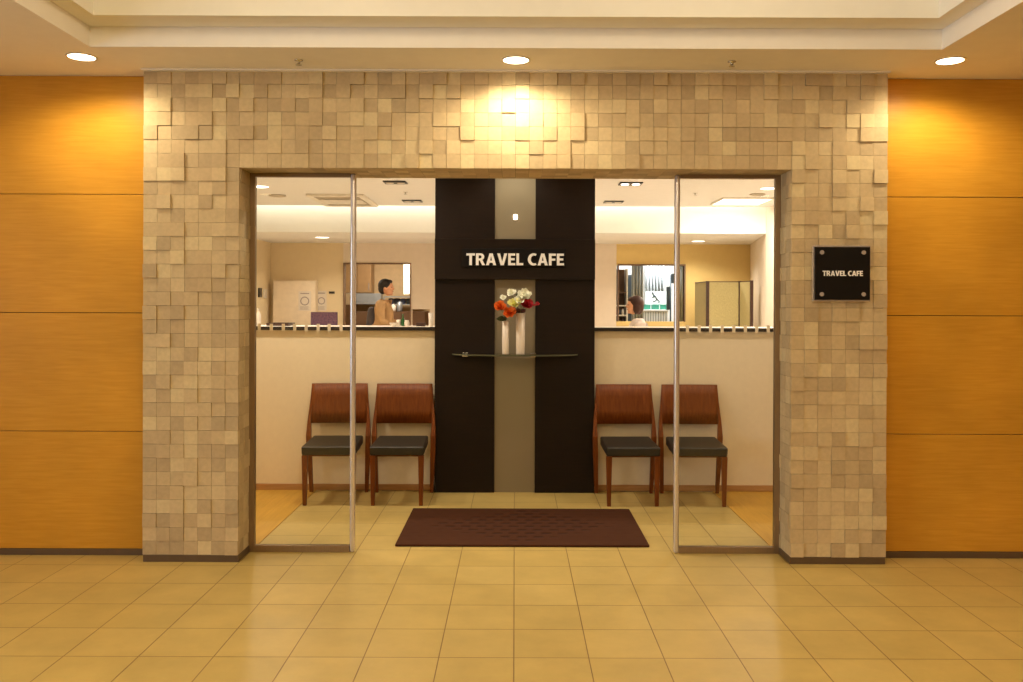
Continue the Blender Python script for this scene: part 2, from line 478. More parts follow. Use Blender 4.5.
struct('wall_cafe_right', bm, M['cafe_white'], 'white side wall of the cafe')

# rear wall with two openings
kx0, kx1, kzt = px(344.5, RY), px(410, RY), pz(264.5, RY)
px0, px1, pzt = px(412, RY), px(430, RY), pz(309.5, RY)
wx0, wx1, wzt, wzb = px(617.5, RY), px(684, RY), pz(265, RY), pz(321, RY)
struct('wall_rear_left', B((XL, kx0 - .02, RY, RY + .1, 0, LZ)), M['cafe_beige'], 'beige rear wall at the left of the cafe')
struct('wall_rear_middle', B((kx0 - .02, kx1, RY - .01, RY + .1, kzt, LZ), (kx0 - .02, px1, RY - .01, RY + .1, 0, .95), (kx1, px0, RY - .01, RY + .1, .95, LZ),
       (px0, px1, RY - .01, RY + .1, pzt, LZ), (px1, wx0 - .02, RY - .01, RY + .1, 0, LZ)), M['cafe_white'], 'white middle stretch of the rear wall with the kitchen hatch')
struct('wall_rear_right', B((wx0 - .02, wx1, RY, RY + .1, wzt, LZ), (wx0 - .02, wx1, RY, RY + .1, 0, wzb), (wx1, 3.85, RY, RY + .1, 0, LZ)), M['cafe_yellow'], 'ochre rear wall at the right of the cafe')
# frames of the openings
def frame(name, x0, x1, z0, z1, m, t=.03, y=RY - .03):
    bm = B((x0 - t, x0, y, y + .14, z0, z1 + t), (x1, x1 + t, y, y + .14, z0, z1 + t), (x0, x1, y, y + .14, z1, z1 + t))
    return struct(name, bm, m, bevel=.003)
frame('trim_1', kx0, kx1, .95, kzt, M['hatch_trim'], .018)
frame('trim_2', wx0 + .02, wx1, wzb, wzt, M['hatch_trim'], .02)
# kitchen and back room behind the openings
KY = 16.4
struct('wall_kitchen', B((-4.2, .4, KY, KY + .1, 0, 2.7), (-4.3, -4.2, RY + .1, KY, 0, 2.7), (.3, .4, RY + .1, KY, 0, 2.7)), M['kitchen_wall'], 'tan kitchen wall behind the hatch')
struct('ceiling_kitchen', B((-4.3, 6.5, RY + .1, KY + .1, 2.6, 2.7)), M['ceiling'])
struct('wall_back_room', B((.4, 6.5, KY, KY + .1, 0, 2.7), (6.4, 6.5, RY + .1, KY, 0, 2.7), (.41, .45, RY + .1, KY, 0, 2.7)), M['white'], 'bright white back room wall')
struct('floor_back', B((-4.3, 6.5, 13.7, KY + .1, -.02, .004)), M['cafe_floor'])

# low wall across the waiting area, with ledge and oak baseboard
HWY = 6.55; hz1 = 1.237
struct('wall_low', B((XL, XR, HWY, HWY + .13, 0, 1.210)), M['plaster'], 'cream half height wall behind the chairs')
struct('trim_ledge_edge', B((XL, XR, HWY - .025, HWY, 1.2105, hz1)), M['wenge_edge'], 'black front edge of the ledge on the half height wall')
struct('trim_ledge', B((XL, XR, HWY + .0005, HWY + .42, 1.2105, hz1)), M['unit_white'], 'pale ledge top on the half height wall')
struct('baseboard_low', B((XL, -.61, HWY - .012, HWY, .0045, .05), (.61, XR, HWY - .012, HWY, .0045, .05)), M['oak_trim'], 'light oak baseboard of the half height wall', bevel=.002)

# ---- sidelights either side of the open doorway
def sidelight(idx, sx):
    w = bpy.data.objects.new('window_%d' % idx, None); C.objects.link(w)
    w['kind'] = 'structure'; w['label'] = 'clear glass sidelight in a metal frame %s of the open doorway' % ('left' if sx < 0 else 'right')
    y0 = 4.915
    def bx(a, b, *r):
        a, b = sorted((sx * a, sx * b)); return (a, b, *r)
    obj('window_frame', B(bx(OX, OX - .030, y0, y0 + .033, 0, OZ - .001), bx(OX - .030, .935, y0, y0 + .033, 0, .038),
                          bx(OX - .030, .935, y0, y0 + .033, OZ - .022, OZ - .001)), M['steel_dark'], w, bevel=.002)
    bm = bmesh.new(); a, b = sorted((sx * .935, sx * .905)); box(bm, a, b, y0 - .003, y0 + .035, 0, OZ - .001)
    obj('post', bm, M['steel'], w, bevel=.0135, seg=5, smooth=True)
    obj('pane', B(bx(OX - .029, .934, y0 + .012, y0 + .022, .038, OZ - .024)), M['glass'], w)
    xs = (259.3, 271.4, 283.4, 294.8, 306.3, 318.2, 329.3, 341.2) if sx < 0 else (687.5, 699.2, 710.7, 722.2, 733.9, 745.5, 756.8, 768.3)
    Y = y0 + .012
    for x in xs:
        X = px(x, Y)
        obj('safety_sticker', B((X - .009, X + .009, Y - .001, Y - .0002, pz(332, Y), pz(324.5, Y))), M['frost_mark'], w)
sidelight(1, -1); sidelight(2, 1)

# ------------------------------------------------------------------ DOORMAT
o = obj('entrance_mat', B((-.74, .74, -.45, .45, 0, .014)), M['doormat'], loc=(.047, 5.483, .0005), bevel=.006)
tag(o, 'dark brown entrance mat with woven diamond pattern lying in the doorway', 'doormat')

# ------------------------------------------------------------------ DISPLAY PARTITION
PY = 6.487
t = thing('display_partition', 'tall dark wood partition with frosted centre strip facing the doorway', 'partition', (0, PY, 0))
obj('wood_panel', B((-.600, -.152, 0, .045, 0, CZ - .002)), M['wenge'], t, bevel=.002)
obj('wood_panel', B((.152, .597, 0, .045, 0, CZ - .002)), M['wenge'], t, bevel=.002)
obj('frosted_strip', B((-.1515, .1515, .014, .04, 0, CZ - .002)), M['frost'], t)
obj('strip_lamp', B((px(513.2, PY) , px(517, PY), .006, .0135, pz(219.5, PY), pz(214.5, PY))), M['lamp_cafe'], t, bevel=.002)  # added glowing chip, stands in for a small bright reflection in the strip
obj('cross_band', B((-.600, .597, -.022, -.0005, pz(279.5, PY - .02), pz(239, PY - .02))), M['wenge_band'], t, bevel=.002)

# letters as outlines (cap height 1)
def arc(cx, cy, rx, ry, a0, a1, n=14):
    return [(cx + rx * cos(R(a0 + (a1 - a0) * k / n)), cy + ry * sin(R(a0 + (a1 - a0) * k / n))) for k in range(n + 1)]
S = .235; T = .19
G = {
    'T': (.74, [[(0, 1), (.74, 1), (.74, 1 - T), (.37 + S / 2, 1 - T), (.37 + S / 2, 0), (.37 - S / 2, 0), (.37 - S / 2, 1 - T), (0, 1 - T)]]),
    'R': (.78, [[(0, 0), (0, 1)] + arc(.40, .71, .32, .29, 90, -62) + [(.80, 0), (.53, 0), (.33, .40), (S, .40), (S, 0)],
                [(S, .83)] + [(S, .57)] + arc(.36, .70, .12, .13, -90, 90, 8)]),
    'A': (.88, [[(0, 0), (.30, 1), (.58, 1), (.88, 0), (.63, 0), (.57, .21), (.31, .21), (.25, 0)], [(.36, .39), (.52, .39), (.44, .76)]]),
    'V': (.86, [[(0, 1), (.25, 1), (.43, .30), (.61, 1), (.86, 1), (.57, 0), (.29, 0)]]),
    'E': (.62, [[(0, 0), (0, 1), (.60, 1), (.60, 1 - T), (S, 1 - T), (S, .60), (.56, .60), (.56, .42), (S, .42), (S, T), (.62, T), (.62, 0)]]),
    'L': (.60, [[(0, 0), (0, 1), (S, 1), (S, T), (.60, T), (.60, 0)]]),
    'F': (.60, [[(0, 0), (0, 1), (.60, 1), (.60, 1 - T), (S, 1 - T), (S, .58), (.56, .58), (.56, .40), (S, .40), (S, 0)]]),
    'C': (.76, [arc(.50, .5, .50, .52, 60, 300, 22) + [(.68, T - .0)] + arc(.53, .5, .27, .33, 292, 68, 18) + [(.70, 1 - T)]]),
}
def word(text, width, cap, depth, parent, y, zc, xc=0, m=None):
    gap = .085; tot = sum(G[c][0] if c != ' ' else .22 for c in text) + gap * (len(text) - 1)
    s = width / tot; x = xc - width / 2
    for c in text:
        if c == ' ':
            x += (.22 + gap) * s; continue
        w, loops = G[c]
        cu = bpy.data.curves.new('letter_outline', 'CURVE'); cu.dimensions = '2D'; cu.fill_mode = 'BOTH'; cu.extrude = depth / 2
        for lp in loops:
            sp = cu.splines.new('POLY'); sp.points.add(len(lp) - 1)
            for p, q in zip(sp.points, lp): p.co = (q[0] * s, (q[1] - .5) * cap, 0, 1)
            sp.use_cyclic_u = True
        tmp = bpy.data.objects.new('tmp', cu); C.objects.link(tmp)
        dg = bpy.context.evaluated_depsgraph_get()
        me = bpy.data.meshes.new_from_object(tmp.evaluated_get(dg)); bpy.data.objects.remove(tmp)
        me.materials.clear(); me.materials.append(m or M['letter'])
        o = bpy.data.objects.new('letter', me); C.objects.link(o); o.parent = parent
        o.location = (x, y - depth / 2, zc); o.rotation_euler = (pi / 2, 0, 0)
        x += (w + gap) * s

sgn = thing('shop_sign', 'dark sign plate with cream TRAVEL CAFE letters on the partition band', 'sign', (0, PY - .0225, 0))
zc = pz(258.2, PY - .03)
obj('sign_plate', B((px(461.5, PY), px(565.5, PY), -.012, 0, zc - .07, zc + .07)), M['plaque'], sgn, bevel=.002)
word('TRAVEL CAFE', .726, .088, .012, sgn, -.0125, pz(259.4, 6.45), 0)

# plaque on the stone
PYs = WY - .014
xc, zc = px(842, 4.69), pz(272.3, 4.69)
pl = thing('wall_plaque', 'square black plaque reading TRAVEL CAFE screwed to the stone right of the doorway', 'sign', (xc, PYs, zc))
obj('back_plate', B((-.157, .157, -.012, 0, -.152, .152)), M['steel'], pl, bevel=.002)
obj('front_plate', B((-.147, .149, -.026, -.0125, -.143, .143)), M['plaque'], pl, bevel=.001)
for sx in (-1, 1):
    for sz in (-1, 1):
        bm = bmesh.new(); tube(bm, [(sx * .113, -.0255, sz * .113), (sx * .113, -.034, sz * .113)], .0115, 16)
        obj('standoff_screw', bm, M['steel'], pl)
word('TRAVEL CAFE', .217, .028, .003, pl, -.0262, 0, .001)

# ------------------------------------------------------------------ SHELF, VASES, FLOWERS
SZ = pz(354.6, 6.33)
sh = thing('glass_shelf', 'thin curved glass shelf on the dark partition under the sign', 'shelf', (0, PY - .001, SZ))
bm = bmesh.new()
pts = [(-.47, 0)] + [(.47 * -cos(pi * k / 28), -.19 * sin(pi * k / 28)) for k in range(1, 28)] + [(.46, 0)]
lo = [bm.verts.new((x, y, -.012)) for x, y in pts]; up = [bm.verts.new((x, y, 0)) for x, y in pts]
bm.faces.new(lo); bm.faces.new(up[::-1])
for i in range(len(pts)): j = (i + 1) % len(pts); bm.faces.new((lo[i], lo[j], up[j], up[i]))
obj('glass_plate', bm, M['shelf_glass'], sh)
bm = bmesh.new(); ib = []
for z in (-.0118, -.0002): ib.append([bm.verts.new((x * 1.003, y * 1.004 - .0006, z)) for x, y in pts[:]])
for i in range(len(pts) - 1): bm.faces.new((ib[0][i], ib[0][i + 1], ib[1][i + 1], ib[1][i]))
e_ = obj('polished_edge', bm, M['glass_edge'], sh); sm_ = e_.modifiers.new('thick', 'SOLIDIFY'); sm_.thickness = .0012; sm_.offset = 0
for X in (-.37, .135):
    bm = bmesh.new(); box(bm, X - .022, X + .022, -.05, 0, -.024, -.0125); box(bm, X - .022, X + .022, -.05, 0, .0005, .006); 
    obj('bracket', bm, M['chrome'], sh, bevel=.003)

def vase(x, r, h, lab):
    o = obj('flower_vase', L([(r * .93, 0), (r * .93, .004), (r, h), (r * .86, h), (r * .8, h - .03), (r * .8, .02)], n=28), M['porcelain'], loc=(px(x, 6.36), 6.36, SZ + .0005))
    return tag(o, lab, 'vase', 'white vases on the glass shelf')
vase(505.6, .0265, .246, 'shorter slim white vase holding orange flowers on the glass shelf')
vase(520.5, .034, .303, 'taller wider white vase with cream and red flowers on the glass shelf')

def petals(bm, c, r, n_layers, mi=0, cup=.55, tilt=None):
    """a layered bloom; petals are thin cupped shells around centre c"""
    base = Matrix.Translation(c) @ (tilt or Matrix.Identity(4))
    for l in range(n_layers):
        k = 5 + l * 2; rr = r * (.35 + .65 * (l + 1) / n_layers); up = R(75 - 62 * l / max(1, n_layers - 1))
        r0 = rr
        for i in range(k):
            rr = r0 * random.uniform(.82, 1.22)
            a = 2 * pi * i / k + l * .5 + random.uniform(-.22, .22)
            mat4 = base @ Matrix.Rotation(a, 4, 'Z') @ Matrix.Rotation(-up, 4, 'Y')
            w = rr * .62
            grid = []
            for u in range(4):
                row = []
                t_ = u / 3
                for v in range(3):
                    s_ = v - 1
                    ww = w * (.25 + .75 * sin(pi * (.15 + .7 * t_)))
                    p = Vector((rr * t_, s_ * ww * .7, cup * rr * .35 * (s_ * s_) + rr * .18 * t_ * t_))
                    row.append(bm.verts.new(mat4 @ p))
                grid.append(row)
            for u in range(3):
                for v in range(2):
                    f = bm.faces.new((grid[u][v], grid[u + 1][v], grid[u + 1][v + 1], grid[u][v + 1])); f.smooth = True; f.material_index = mi
    ball(bm, c, r * .32, mi, 8, 6)

def leaf(bm, p0, d, ln, w, mi=0):
    d = Vector(d).normalized(); side = d.cross(Vector((0, -1, .3))).normalized(); p0 = Vector(p0); prev = None
    nrm = side.cross(d)
    for k in range(7):
        t_ = k / 6; c = p0 + d * ln * t_ + Vector((0, 0, -ln * .25 * t_ * t_)); ww = w * sin(pi * min(.97, .06 + t_ * .92))
        row = [bm.verts.new(c - side * ww), bm.verts.new(c + nrm * ww * .25), bm.verts.new(c + side * ww)]
        if prev:
            for q in (0, 1): bm.faces.new((prev[q], row[q], row[q + 1], prev[q + 1])).smooth = True
        prev = row

def flower(x, y, dy, r, m, vx, vh, lab, name='cut_flower', layers=3, leaves=(), leafm=None):
    Y = 6.36 + dy; c = Vector((px(x, Y), Y, pz(y + 2, Y)))
    base = Vector((px(vx, 6.36) + random.uniform(-.008, .008), 6.36 + random.uniform(-.006, .006), SZ + vh))
    t_ = thing(name, lab, 'flower', base, 0, 'cut flowers in the two vases')
    rel = c - base
    bm = bmesh.new()
    facing = Vector((rel.x * .8, -.9, .75)).normalized()
    tilt = facing.to_track_quat('Z', 'Y').to_matrix().to_4x4()
    petals(bm, rel, r, layers, tilt=tilt); obj('bloom', bm, m, t_)
    bm = bmesh.new(); tube(bm, [(0, 0, -.09), (0, 0, .0), rel * .5 + Vector((0, 0, .012)), rel - facing * .004], .0022, 6); obj('stem', bm, M['stem'], t_)
    for (p, d, ln, w) in leaves:
        bm = bmesh.new(); leaf(bm, p, d, ln, w); obj('leaf', bm, leafm or M['leaf'], t_)
    return t_
VL, VR = .246, .303
flower(500, 306, 0, .047, M['orange'], 505.6, VL, 'orange flower leaning left over the shorter vase', layers=4, leaves=[((-.005, -.01, .01), (-.8, -.4, .3), .075, .02), ((0, -.01, .0), (-.3, -.6, .9), .05, .013)])
flower(509.3, 312.2, -.03, .050, M['orange'], 505.6, VL, 'orange flower at the front right of the shorter vase', layers=4, leaves=[((0, -.012, .0), (-.25, -.6, .5), .06, .022), ((.002, .01, .02), (.5, .5, .9), .07, .013)])
flower(503.5, 296.4, .02, .028, M['cream'], 520.5, VR, 'small white bud at the far left of the bouquet', layers=2, leaves=[((-.05, 0, .07), (-.6, .2, .5), .04, .009)])
flower(511, 291.6, .03, .038, M['cream'], 520.5, VR, 'topmost cream flower of the bouquet with a dark leaf beside it', layers=3, leaves=[((-.03, 0, .13), (.9, .1, .45), .055, .014), ((-.02, .0, .09), (.3, .2, .9), .05, .013)])
flower(525, 294.6, .0, .056, M['cream'], 520.5, VR, 'largest creamy white bloom at the upper right of the bouquet', layers=4)
flower(519.5, 298.2, -.02, .045, M['cream'], 520.5, VR, 'cream bloom in the middle of the bouquet', layers=3)
flower(514.2, 302.5, -.035, .048, M['yellow'], 520.5, VR, 'pale yellow bloom low in the middle of the bouquet', layers=4)
flower(527, 303.5, -.03, .048, M['red'], 520.5, VR, 'crimson bloom at the right of the taller vase', layers=4, leaves=[((-.005, -.02, .0), (-.2, -.4, .7), .06, .018), ((.01, -.02, .0), (.5, -.3, .7), .055, .018), ((-.02, -.01, .0), (-.7, -.3, .6), .05, .014)], leafm=M['leafp'])
flower(537.5, 302.2, .0, .018, M['red'], 520.5, VR, 'small red sprig reaching out to the right', layers=2, leaves=[((.05, 0, .04), (1, -.1, .9), .05, .008), ((.08, 0, .055), (.9, 0, .3), .06, .008)], leafm=M['red'])

# ------------------------------------------------------------------ CHAIRS
def make_chair():
    t = thing('side_chair', '', 'chair', (0, 0, 0))
    # local: y=0 at the rear feet, front towards -y ; seat 0.41-0.43
    hb = .214     # half width at the back posts
    # seat cushion, slightly trapezoid: wider at the front lip
    bm = bmesh.new()
    hexa(bm, [(-.188, -.452, .352), (.188, -.452, .352), (.183, -.045, .366), (-.183, -.045, .366)],
             [(-.191, -.455, .414), (.191, -.455, .414), (.183, -.045, .432), (-.183, -.045, .432)])
    obj('seat', bm, M['leather'], t, bevel=.014, seg=3)
    obj('seat_frame', B((-.165, .165, -.41, -.06, .338, .3515)), M['cherry'], t, bevel=.004)
    # curved back panel
    bm = bmesh.new(); n = 12; v = []
    for j, (z, w, y) in enumerate(((.520, .219, -.022), (.62, .215, -.010), (.72, .211, .002), (.812, .207, .014))):
        row = []
        for i in range(n + 1):
            u = -1 + 2 * i / n
            row.append((u * w, y + .007 * (1 - u * u), z))
        v.append(row)
    fr = [[bm.verts.new((p[0], p[1] - .008, p[2])) for p in r] for r in v]
    bk = [[bm.verts.new((p[0], p[1] + .008, p[2])) for p in r] for r in v]
    for j in range(3):
        for i in range(n):
            bm.faces.new((fr[j][i], fr[j][i + 1], fr[j + 1][i + 1], fr[j + 1][i])).smooth = True
            bm.faces.new((bk[j][i + 1], bk[j][i], bk[j + 1][i], bk[j + 1][i + 1])).smooth = True
    for i in range(n):
        bm.faces.new((fr[0][i + 1], fr[0][i], bk[0][i], bk[0][i + 1])); bm.faces.new((fr[3][i], fr[3][i + 1], bk[3][i + 1], bk[3][i]))
    for j in range(3):
        bm.faces.new((fr[j][0], fr[j + 1][0], bk[j + 1][0], bk[j][0])); bm.faces.new((fr[j + 1][n], fr[j][n], bk[j][n], bk[j + 1][n]))
    obj('backrest', bm, M['cherry'], t)
    for s in (-1, 1):
        # rear leg: rises to the back panel, raked
        bm = bmesh.new()
        secs = [(.205, -.008, 0, .026, .026), (.216, -.035, .30, .036, .038), (.2195, -.042, .43, .036, .040), (.219, -.024, .53, .026, .028), (.209, .004, .70, .012, .020), (.206, .012, .79, .006, .016)]
        rings = []
        for (x, y, z, wx, wy) in secs:
            rings.append([bm.verts.new((s * x + a, y + b, z)) for a, b in ((-wx / 2, -wy / 2), (wx / 2, -wy / 2), (wx / 2, wy / 2), (-wx / 2, wy / 2))])
        for a, b in zip(rings, rings[1:]):
            for i in range(4): bm.faces.new((a[i], a[(i + 1) % 4], b[(i + 1) % 4], b[i]))
        bm.faces.new(rings[0][::-1]); bm.faces.new(rings[-1])
        g = obj('leg', bm, M['cherry'], t, bevel=.003)
        obj('glide', B((s * .205 - .0095, s * .205 + .0095, -.019, .003, .0, .006)), M['foot'], g)
        bm = bmesh.new()
        hexa(bm, rect(s * .168, -.430, 0, .026, .026), rect(s * .168, -.430, .351, .040, .038))
        g = obj('leg', bm, M['cherry'], t, bevel=.003)
        obj('glide', B((s * .168 - .0095, s * .168 + .0095, -.4395, -.4205, .0, .005)), M['foot'], g)
    return t
ch = make_chair()
spots = [(-1.312, 'cherry wood chair with dark seat at the far left, behind the left glass sidelight', R(2)),
         (-.825, 'cherry wood chair with dark seat just left of the dark partition', R(.5)),
         (.818, 'cherry wood chair with dark seat just right of the dark partition', R(1.5)),
         (1.310, 'cherry wood chair with dark seat at the far right, behind the right glass sidelight', R(-1.5))]
for i, (x, lab, rz) in enumerate(spots):
    o = ch if i == 0 else copy_tree(ch)
    o.location = (x, 6.495, .0005); o.rotation_euler = (0, 0, rz)
    tag(o, lab, 'chair', 'waiting chairs along the half height wall')

# ------------------------------------------------------------------ LAMPS OF THE LOBBY
def spot(loc, power, color, size=150, blend=.4, rad=.045, parent=None):
    l = bpy.data.lights.new('spot_lamp', 'SPOT'); l.energy = power; l.color = color
    l.spot_size = R(size); l.spot_blend = blend; l.shadow_soft_size = rad
    o = bpy.data.objects.new('spot_lamp', l); C.objects.link(o); o.location = loc
    return o
WARM = (1, .80, .50); CAFE = (1, .88, .70)
def downlight(x, y, z, lab, r=.07, m='lamp', grp='round ceiling downlights of the lobby', dims=None):
    t = thing('ceiling_downlight', lab, 'ceiling light', (x, y, z), 0, grp)
    obj('trim_ring', L([(r + .006, -.0035), (r + .006, -.0005), (r - .004, -.0005), (r - .004, -.0035), (r + .006, -.0035)], n=32, cap=False), M['ring'], t)
    obj('lamp_lens', L([(r - .0045, -.003), (r - .0045, -.0008)], n=32), M[m], t)
    return t
D = [(px(80.5, 4.47), 4.475, 'left'), (0, 4.505, 'centre'), (px(950, 4.48), 4.49, 'right')]
labs = ['glowing round downlight above the left veneer wall', 'glowing round downlight centred above the doorway', 'glowing round downlight above the right veneer wall']
pw = [31, 34, 31]
for (x, y, s_), lb, p in zip(D, labs, pw):
    downlight(x, y, CEIL, lb)
    spot((x, y, CEIL - .02), p, WARM, 162, .6)
k = 0
for y in (2.2, -.2):
    for x in (-2.9, 2.9):
        downlight(x, y, CEIL, 'round downlight in the lobby ceiling over the %s side, %s row' % ('left' if x < 0 else 'right', 'nearer' if y < 1 else 'middle'))
        spot((x, y, CEIL - .02), 66, WARM, 150, .6)
for y in (3.0, 1.0, -1.0):
    for x in (-.95, .95):
        # tray fittings, round opal ceiling lamps
        t = thing('tray_lamp', 'round opal lamp in the raised tray, %s of centre, %s row' % ('left' if x < 0 else 'right', {3.0: 'far', 1.0: 'middle', -1.0: 'near'}[y]), 'ceiling light', (x, y, 3.1595), 0, 'opal lamps in the ceiling tray')
        obj('trim_ring', L([(.165, -.02), (.165, 0), (.15, 0), (.15, -.02), (.165, -.02)], n=32, cap=False), M['ring'], t)
        obj('diffuser', L([(.148, -.022), (.148, -.002)], n=32), M['tube'], t)
        l = bpy.data.lights.new('tray_light', 'POINT'); l.shadow_soft_size = .1; l.energy = 15; l.color = WARM
        lo = bpy.data.objects.new('tray_light', l); C.objects.link(lo); lo.location = (x, y, 3.03)

def sprinkler(x, y, lab, z=CEIL, s=1.0, grp='ceiling sprinklers'):
    bm = bmesh.new()
    lathe(bm, [(.022 * s, 0), (.022 * s, -.003), (.009 * s, -.006), (.007 * s, -.022), (.016 * s, -.024), (.016 * s, -.026), (.004 * s, -.027)], n=16)
    o = obj('ceiling_sprinkler', bm, M['chrome'], loc=(x, y, z - .0005)); tag(o, lab, 'sprinkler', grp)
sprinkler(px(298, 4.52), 4.52, 'small metal sprinkler in the lobby ceiling left of the centre lamp')
sprinkler(px(731, 4.52), 4.52, 'small metal sprinkler in the lobby ceiling right of the centre lamp')

# ------------------------------------------------------------------ CAFE CEILING FITTINGS
for (x, y, yy, lab, z) in ((259.5, 187.5, None, 'small round downlight at the left edge of the cafe ceiling', CZ),
                        (769, 187.5, None, 'small round downlight at the right edge of the cafe ceiling', CZ),
                        (322, 238, None, 'round downlight in the lower rear ceiling on the left', LZ),
                        (698, 240.5, None, 'round downlight in the lower rear ceiling on the right', LZ)):
    Y = F * (z - H) / (HY - y)
    downlight(px(x, Y), Y, z, lab, .1, 'lamp_cafe', 'round downlights of the cafe')
    spot((px(x, Y), Y, z - .03), 95 if z > 2.5 else 50, CAFE, 150, .7)
# hidden rows over the waiting area
for X in (-2.2, 2.2):
    for Y in (5.95, 7.6):
        downlight(X, Y, CZ, 'round downlight of the cafe ceiling, %s, %s' % ('left' if X < 0 else 'right', 'over the waiting chairs' if Y < 7 else 'behind the ledge'), .06, 'lamp_cafe', 'round downlights of the cafe')
        spot((X, Y, CZ - .03), (60 if X < 0 else 30) if Y < 7 else 80, CAFE, 150, .7)
for X in (-1.05, 1.05):
    downlight(X, 5.85, CZ, 'round downlight over the waiting area %s of the partition' % ('left' if X < 0 else 'right'), .06, 'lamp_cafe', 'round downlights of the cafe')
    spot((X, 5.85, CZ - .03), 54 if X < 0 else 26, CAFE, 150, .7)

downlight(0, 6.2, CZ, 'round downlight above the centre strip of the partition', .05, 'lamp_cafe', 'round downlights of the cafe')
spot((0, 6.2, CZ - .02), 22, (1, .93, .74), 110, .6, .03)
# two way air conditioner
ac = thing('air_conditioner', 'white rectangular air conditioner cassette in the cafe ceiling, left', 'air conditioner', (-2.12, 10.72, CZ - .0005))
obj('frame', B((-.34, -.27, -.55, .55, -.03, 0), (.27, .34, -.55, .55, -.03, 0), (-.27, .27, -.55, -.48, -.03, 0), (-.27, .27, .48, .55, -.03, 0)), M['unit_white'], ac, bevel=.006)
obj('intake_grille', B(*[(-.27, .27, -.48 + i * .06, -.455 + i * .06, -.024, -.002) for i in range(16)]), M['grille'], ac)
obj('louvre', B((-.25, .25, -.2, .2, -.034, -.0245)), M['unit_white'], ac, bevel=.003)
pn = thing('ceiling_panel_light', 'bright square light panel in the cafe ceiling, right', 'ceiling light', (2.79, 10.7, CZ - .0005))
obj('frame', B((-.31, -.29, -.33, .33, -.02, 0), (.29, .31, -.33, .33, -.02, 0), (-.29, .29, -.33, -.31, -.02, 0), (-.29, .29, .31, .33, -.02, 0)), M['unit_white'], pn, bevel=.003)
obj('diffuser', B((-.289, .289, -.309, .309, -.015, -.002)), M['panel'], pn)
for (x, y, sd, lab) in ((395, 182.3, -1, 'dark twin spot fitting left of the partition, front one'), (412, 201, -1, 'dark twin spot fitting left of the partition, rear one'),
                    (630, 182.8, 1, 'dark twin spot fitting right of the partition, front one'), (613, 201.2, 1, 'dark twin spot fitting right of the partition, rear one')):
    Y = F * (CZ - H) / (HY - y)
    t = thing('twin_spot_fitting', lab, 'ceiling light', (px(x, Y), Y, CZ - .0005), 0, 'twin spot fittings of the cafe')
    obj('housing', B((-.12, .12, -.10, .10, -.012, 0)), M['black'], t, bevel=.003)
    for s in (-1, 1):
        obj('spot_lens', L([(.042, -.016), (.042, -.0122)], s * .058, 0, n=20), M['lamp_cafe'] if (sd > 0 and y < 190) else M['ring'], t)
for (x, y, r, lab) in ((277, 196, .1, 'round white speaker in the cafe ceiling by the air conditioner'), (757, 193.2, .09, 'round white speaker in the cafe ceiling by the right downlight')):
    Y = F * (CZ - H) / (HY - y)
    tag(obj('ceiling_speaker', L([(r, -.001), (r, -.012), (r - .012, -.016), (r - .014, -.012), (.01, -.010)], n=28), M['grille'], loc=(px(x, Y), Y, CZ - .0005)), lab, 'speaker')
for x, s_ in ((405, 'left'), (695, 'right')):
    Y = F * (CZ - H) / (HY - 192.5); sprinkler(px(x, Y), Y, 'tiny sprinkler in the cafe ceiling %s of the partition' % s_, CZ, 1.3)
# strip lamp hidden in the slot in front of the bulkhead
o = obj('strip_light', B((XL + .1, XR - .05, 11.41, 11.45, CZ + .21, CZ + .255)), M['unit_white']); tag(o, 'long strip light in the slot above the bulkhead', 'strip light')
l = bpy.data.lights.new('slot_light', 'AREA'); l.shape = 'RECTANGLE'; l.size = 7.0; l.size_y = .03; l.energy = 15; l.color = (1, .90, .70)
lo = bpy.data.objects.new('slot_light', l); C.objects.link(lo); lo.location = (-.22, 11.43, CZ + .20); lo.rotation_euler = (R(28), 0, 0)

# ------------------------------------------------------------------ CAFE FURNISHINGS
# folding screen
def P2(x, Y): return (px(x, Y), Y)
pts = [P2(695.5, 13.25), P2(707.5, 12.6), P2(740, 12.55), P2(751.5, 12.2)]
ft = thing('folding_screen', 'olive gold fabric folding screen with dark posts by the right cafe wall', 'folding screen', (pts[1][0], pts[1][1], .0045))
def bar_between(bm, a, b, th, z0, z1):
    a = Vector(a); b = Vector(b); d = (b - a).normalized(); n = Vector((-d.y, d.x)) * th / 2
    q = [a - n, b - n, b + n, a + n]
    hexa(bm, [(p.x, p.y, z0) for p in q], [(p.x, p.y, z1) for p in q])
o0 = Vector((pts[1][0], pts[1][1])); ztop = pz(281, 12.6)
rp = [Vector(p) - o0 for p in pts]
for a, b in zip(rp, rp[1:]):
    d = (b - a).normalized()
    bm = bmesh.new(); bar_between(bm, a + d * .024, b - d * .024, .03, .06, ztop - .012); obj('fabric_panel', bm, M['screen_fabric'], ft)
    bm = bmesh.new(); bar_between(bm, a + d * .024, b - d * .024, .036, ztop - .0118, ztop); obj('top_rail', bm, M['darkwood'], ft)
for i, p in enumerate(rp):
    w = .008 if i == 0 else .021
    obj('post', B((p.x - w, p.x + w, p.y - w, p.y + w, 0, ztop + .004)), M['darkwood'], ft, bevel=.002)

# tall white cabinet on the left
tc_ = thing('tall_cabinet', 'tall plain white cabinet against the rear wall at the left of the cafe', 'cabinet', ((px(272, 13.45) + px(316, 13.45)) / 2, 13.45, .0045))
hwid = (px(314.5, 13.45) - px(272, 13.45)) / 2; zt = pz(281.5, 13.45)
obj('body', B((-hwid, hwid, .022, .19, 0, zt)), M['cabinet_white'], tc_, bevel=.004)
obj('door', B((-hwid + .004, hwid - .004, 0, .020, .06, zt - .012)), M['cabinet_white'], tc_, bevel=.004)
obj('handle', B((hwid - .05, hwid - .035, -.025, -.0005, 1.0, 1.2)), M['steel'], tc_, bevel=.003)

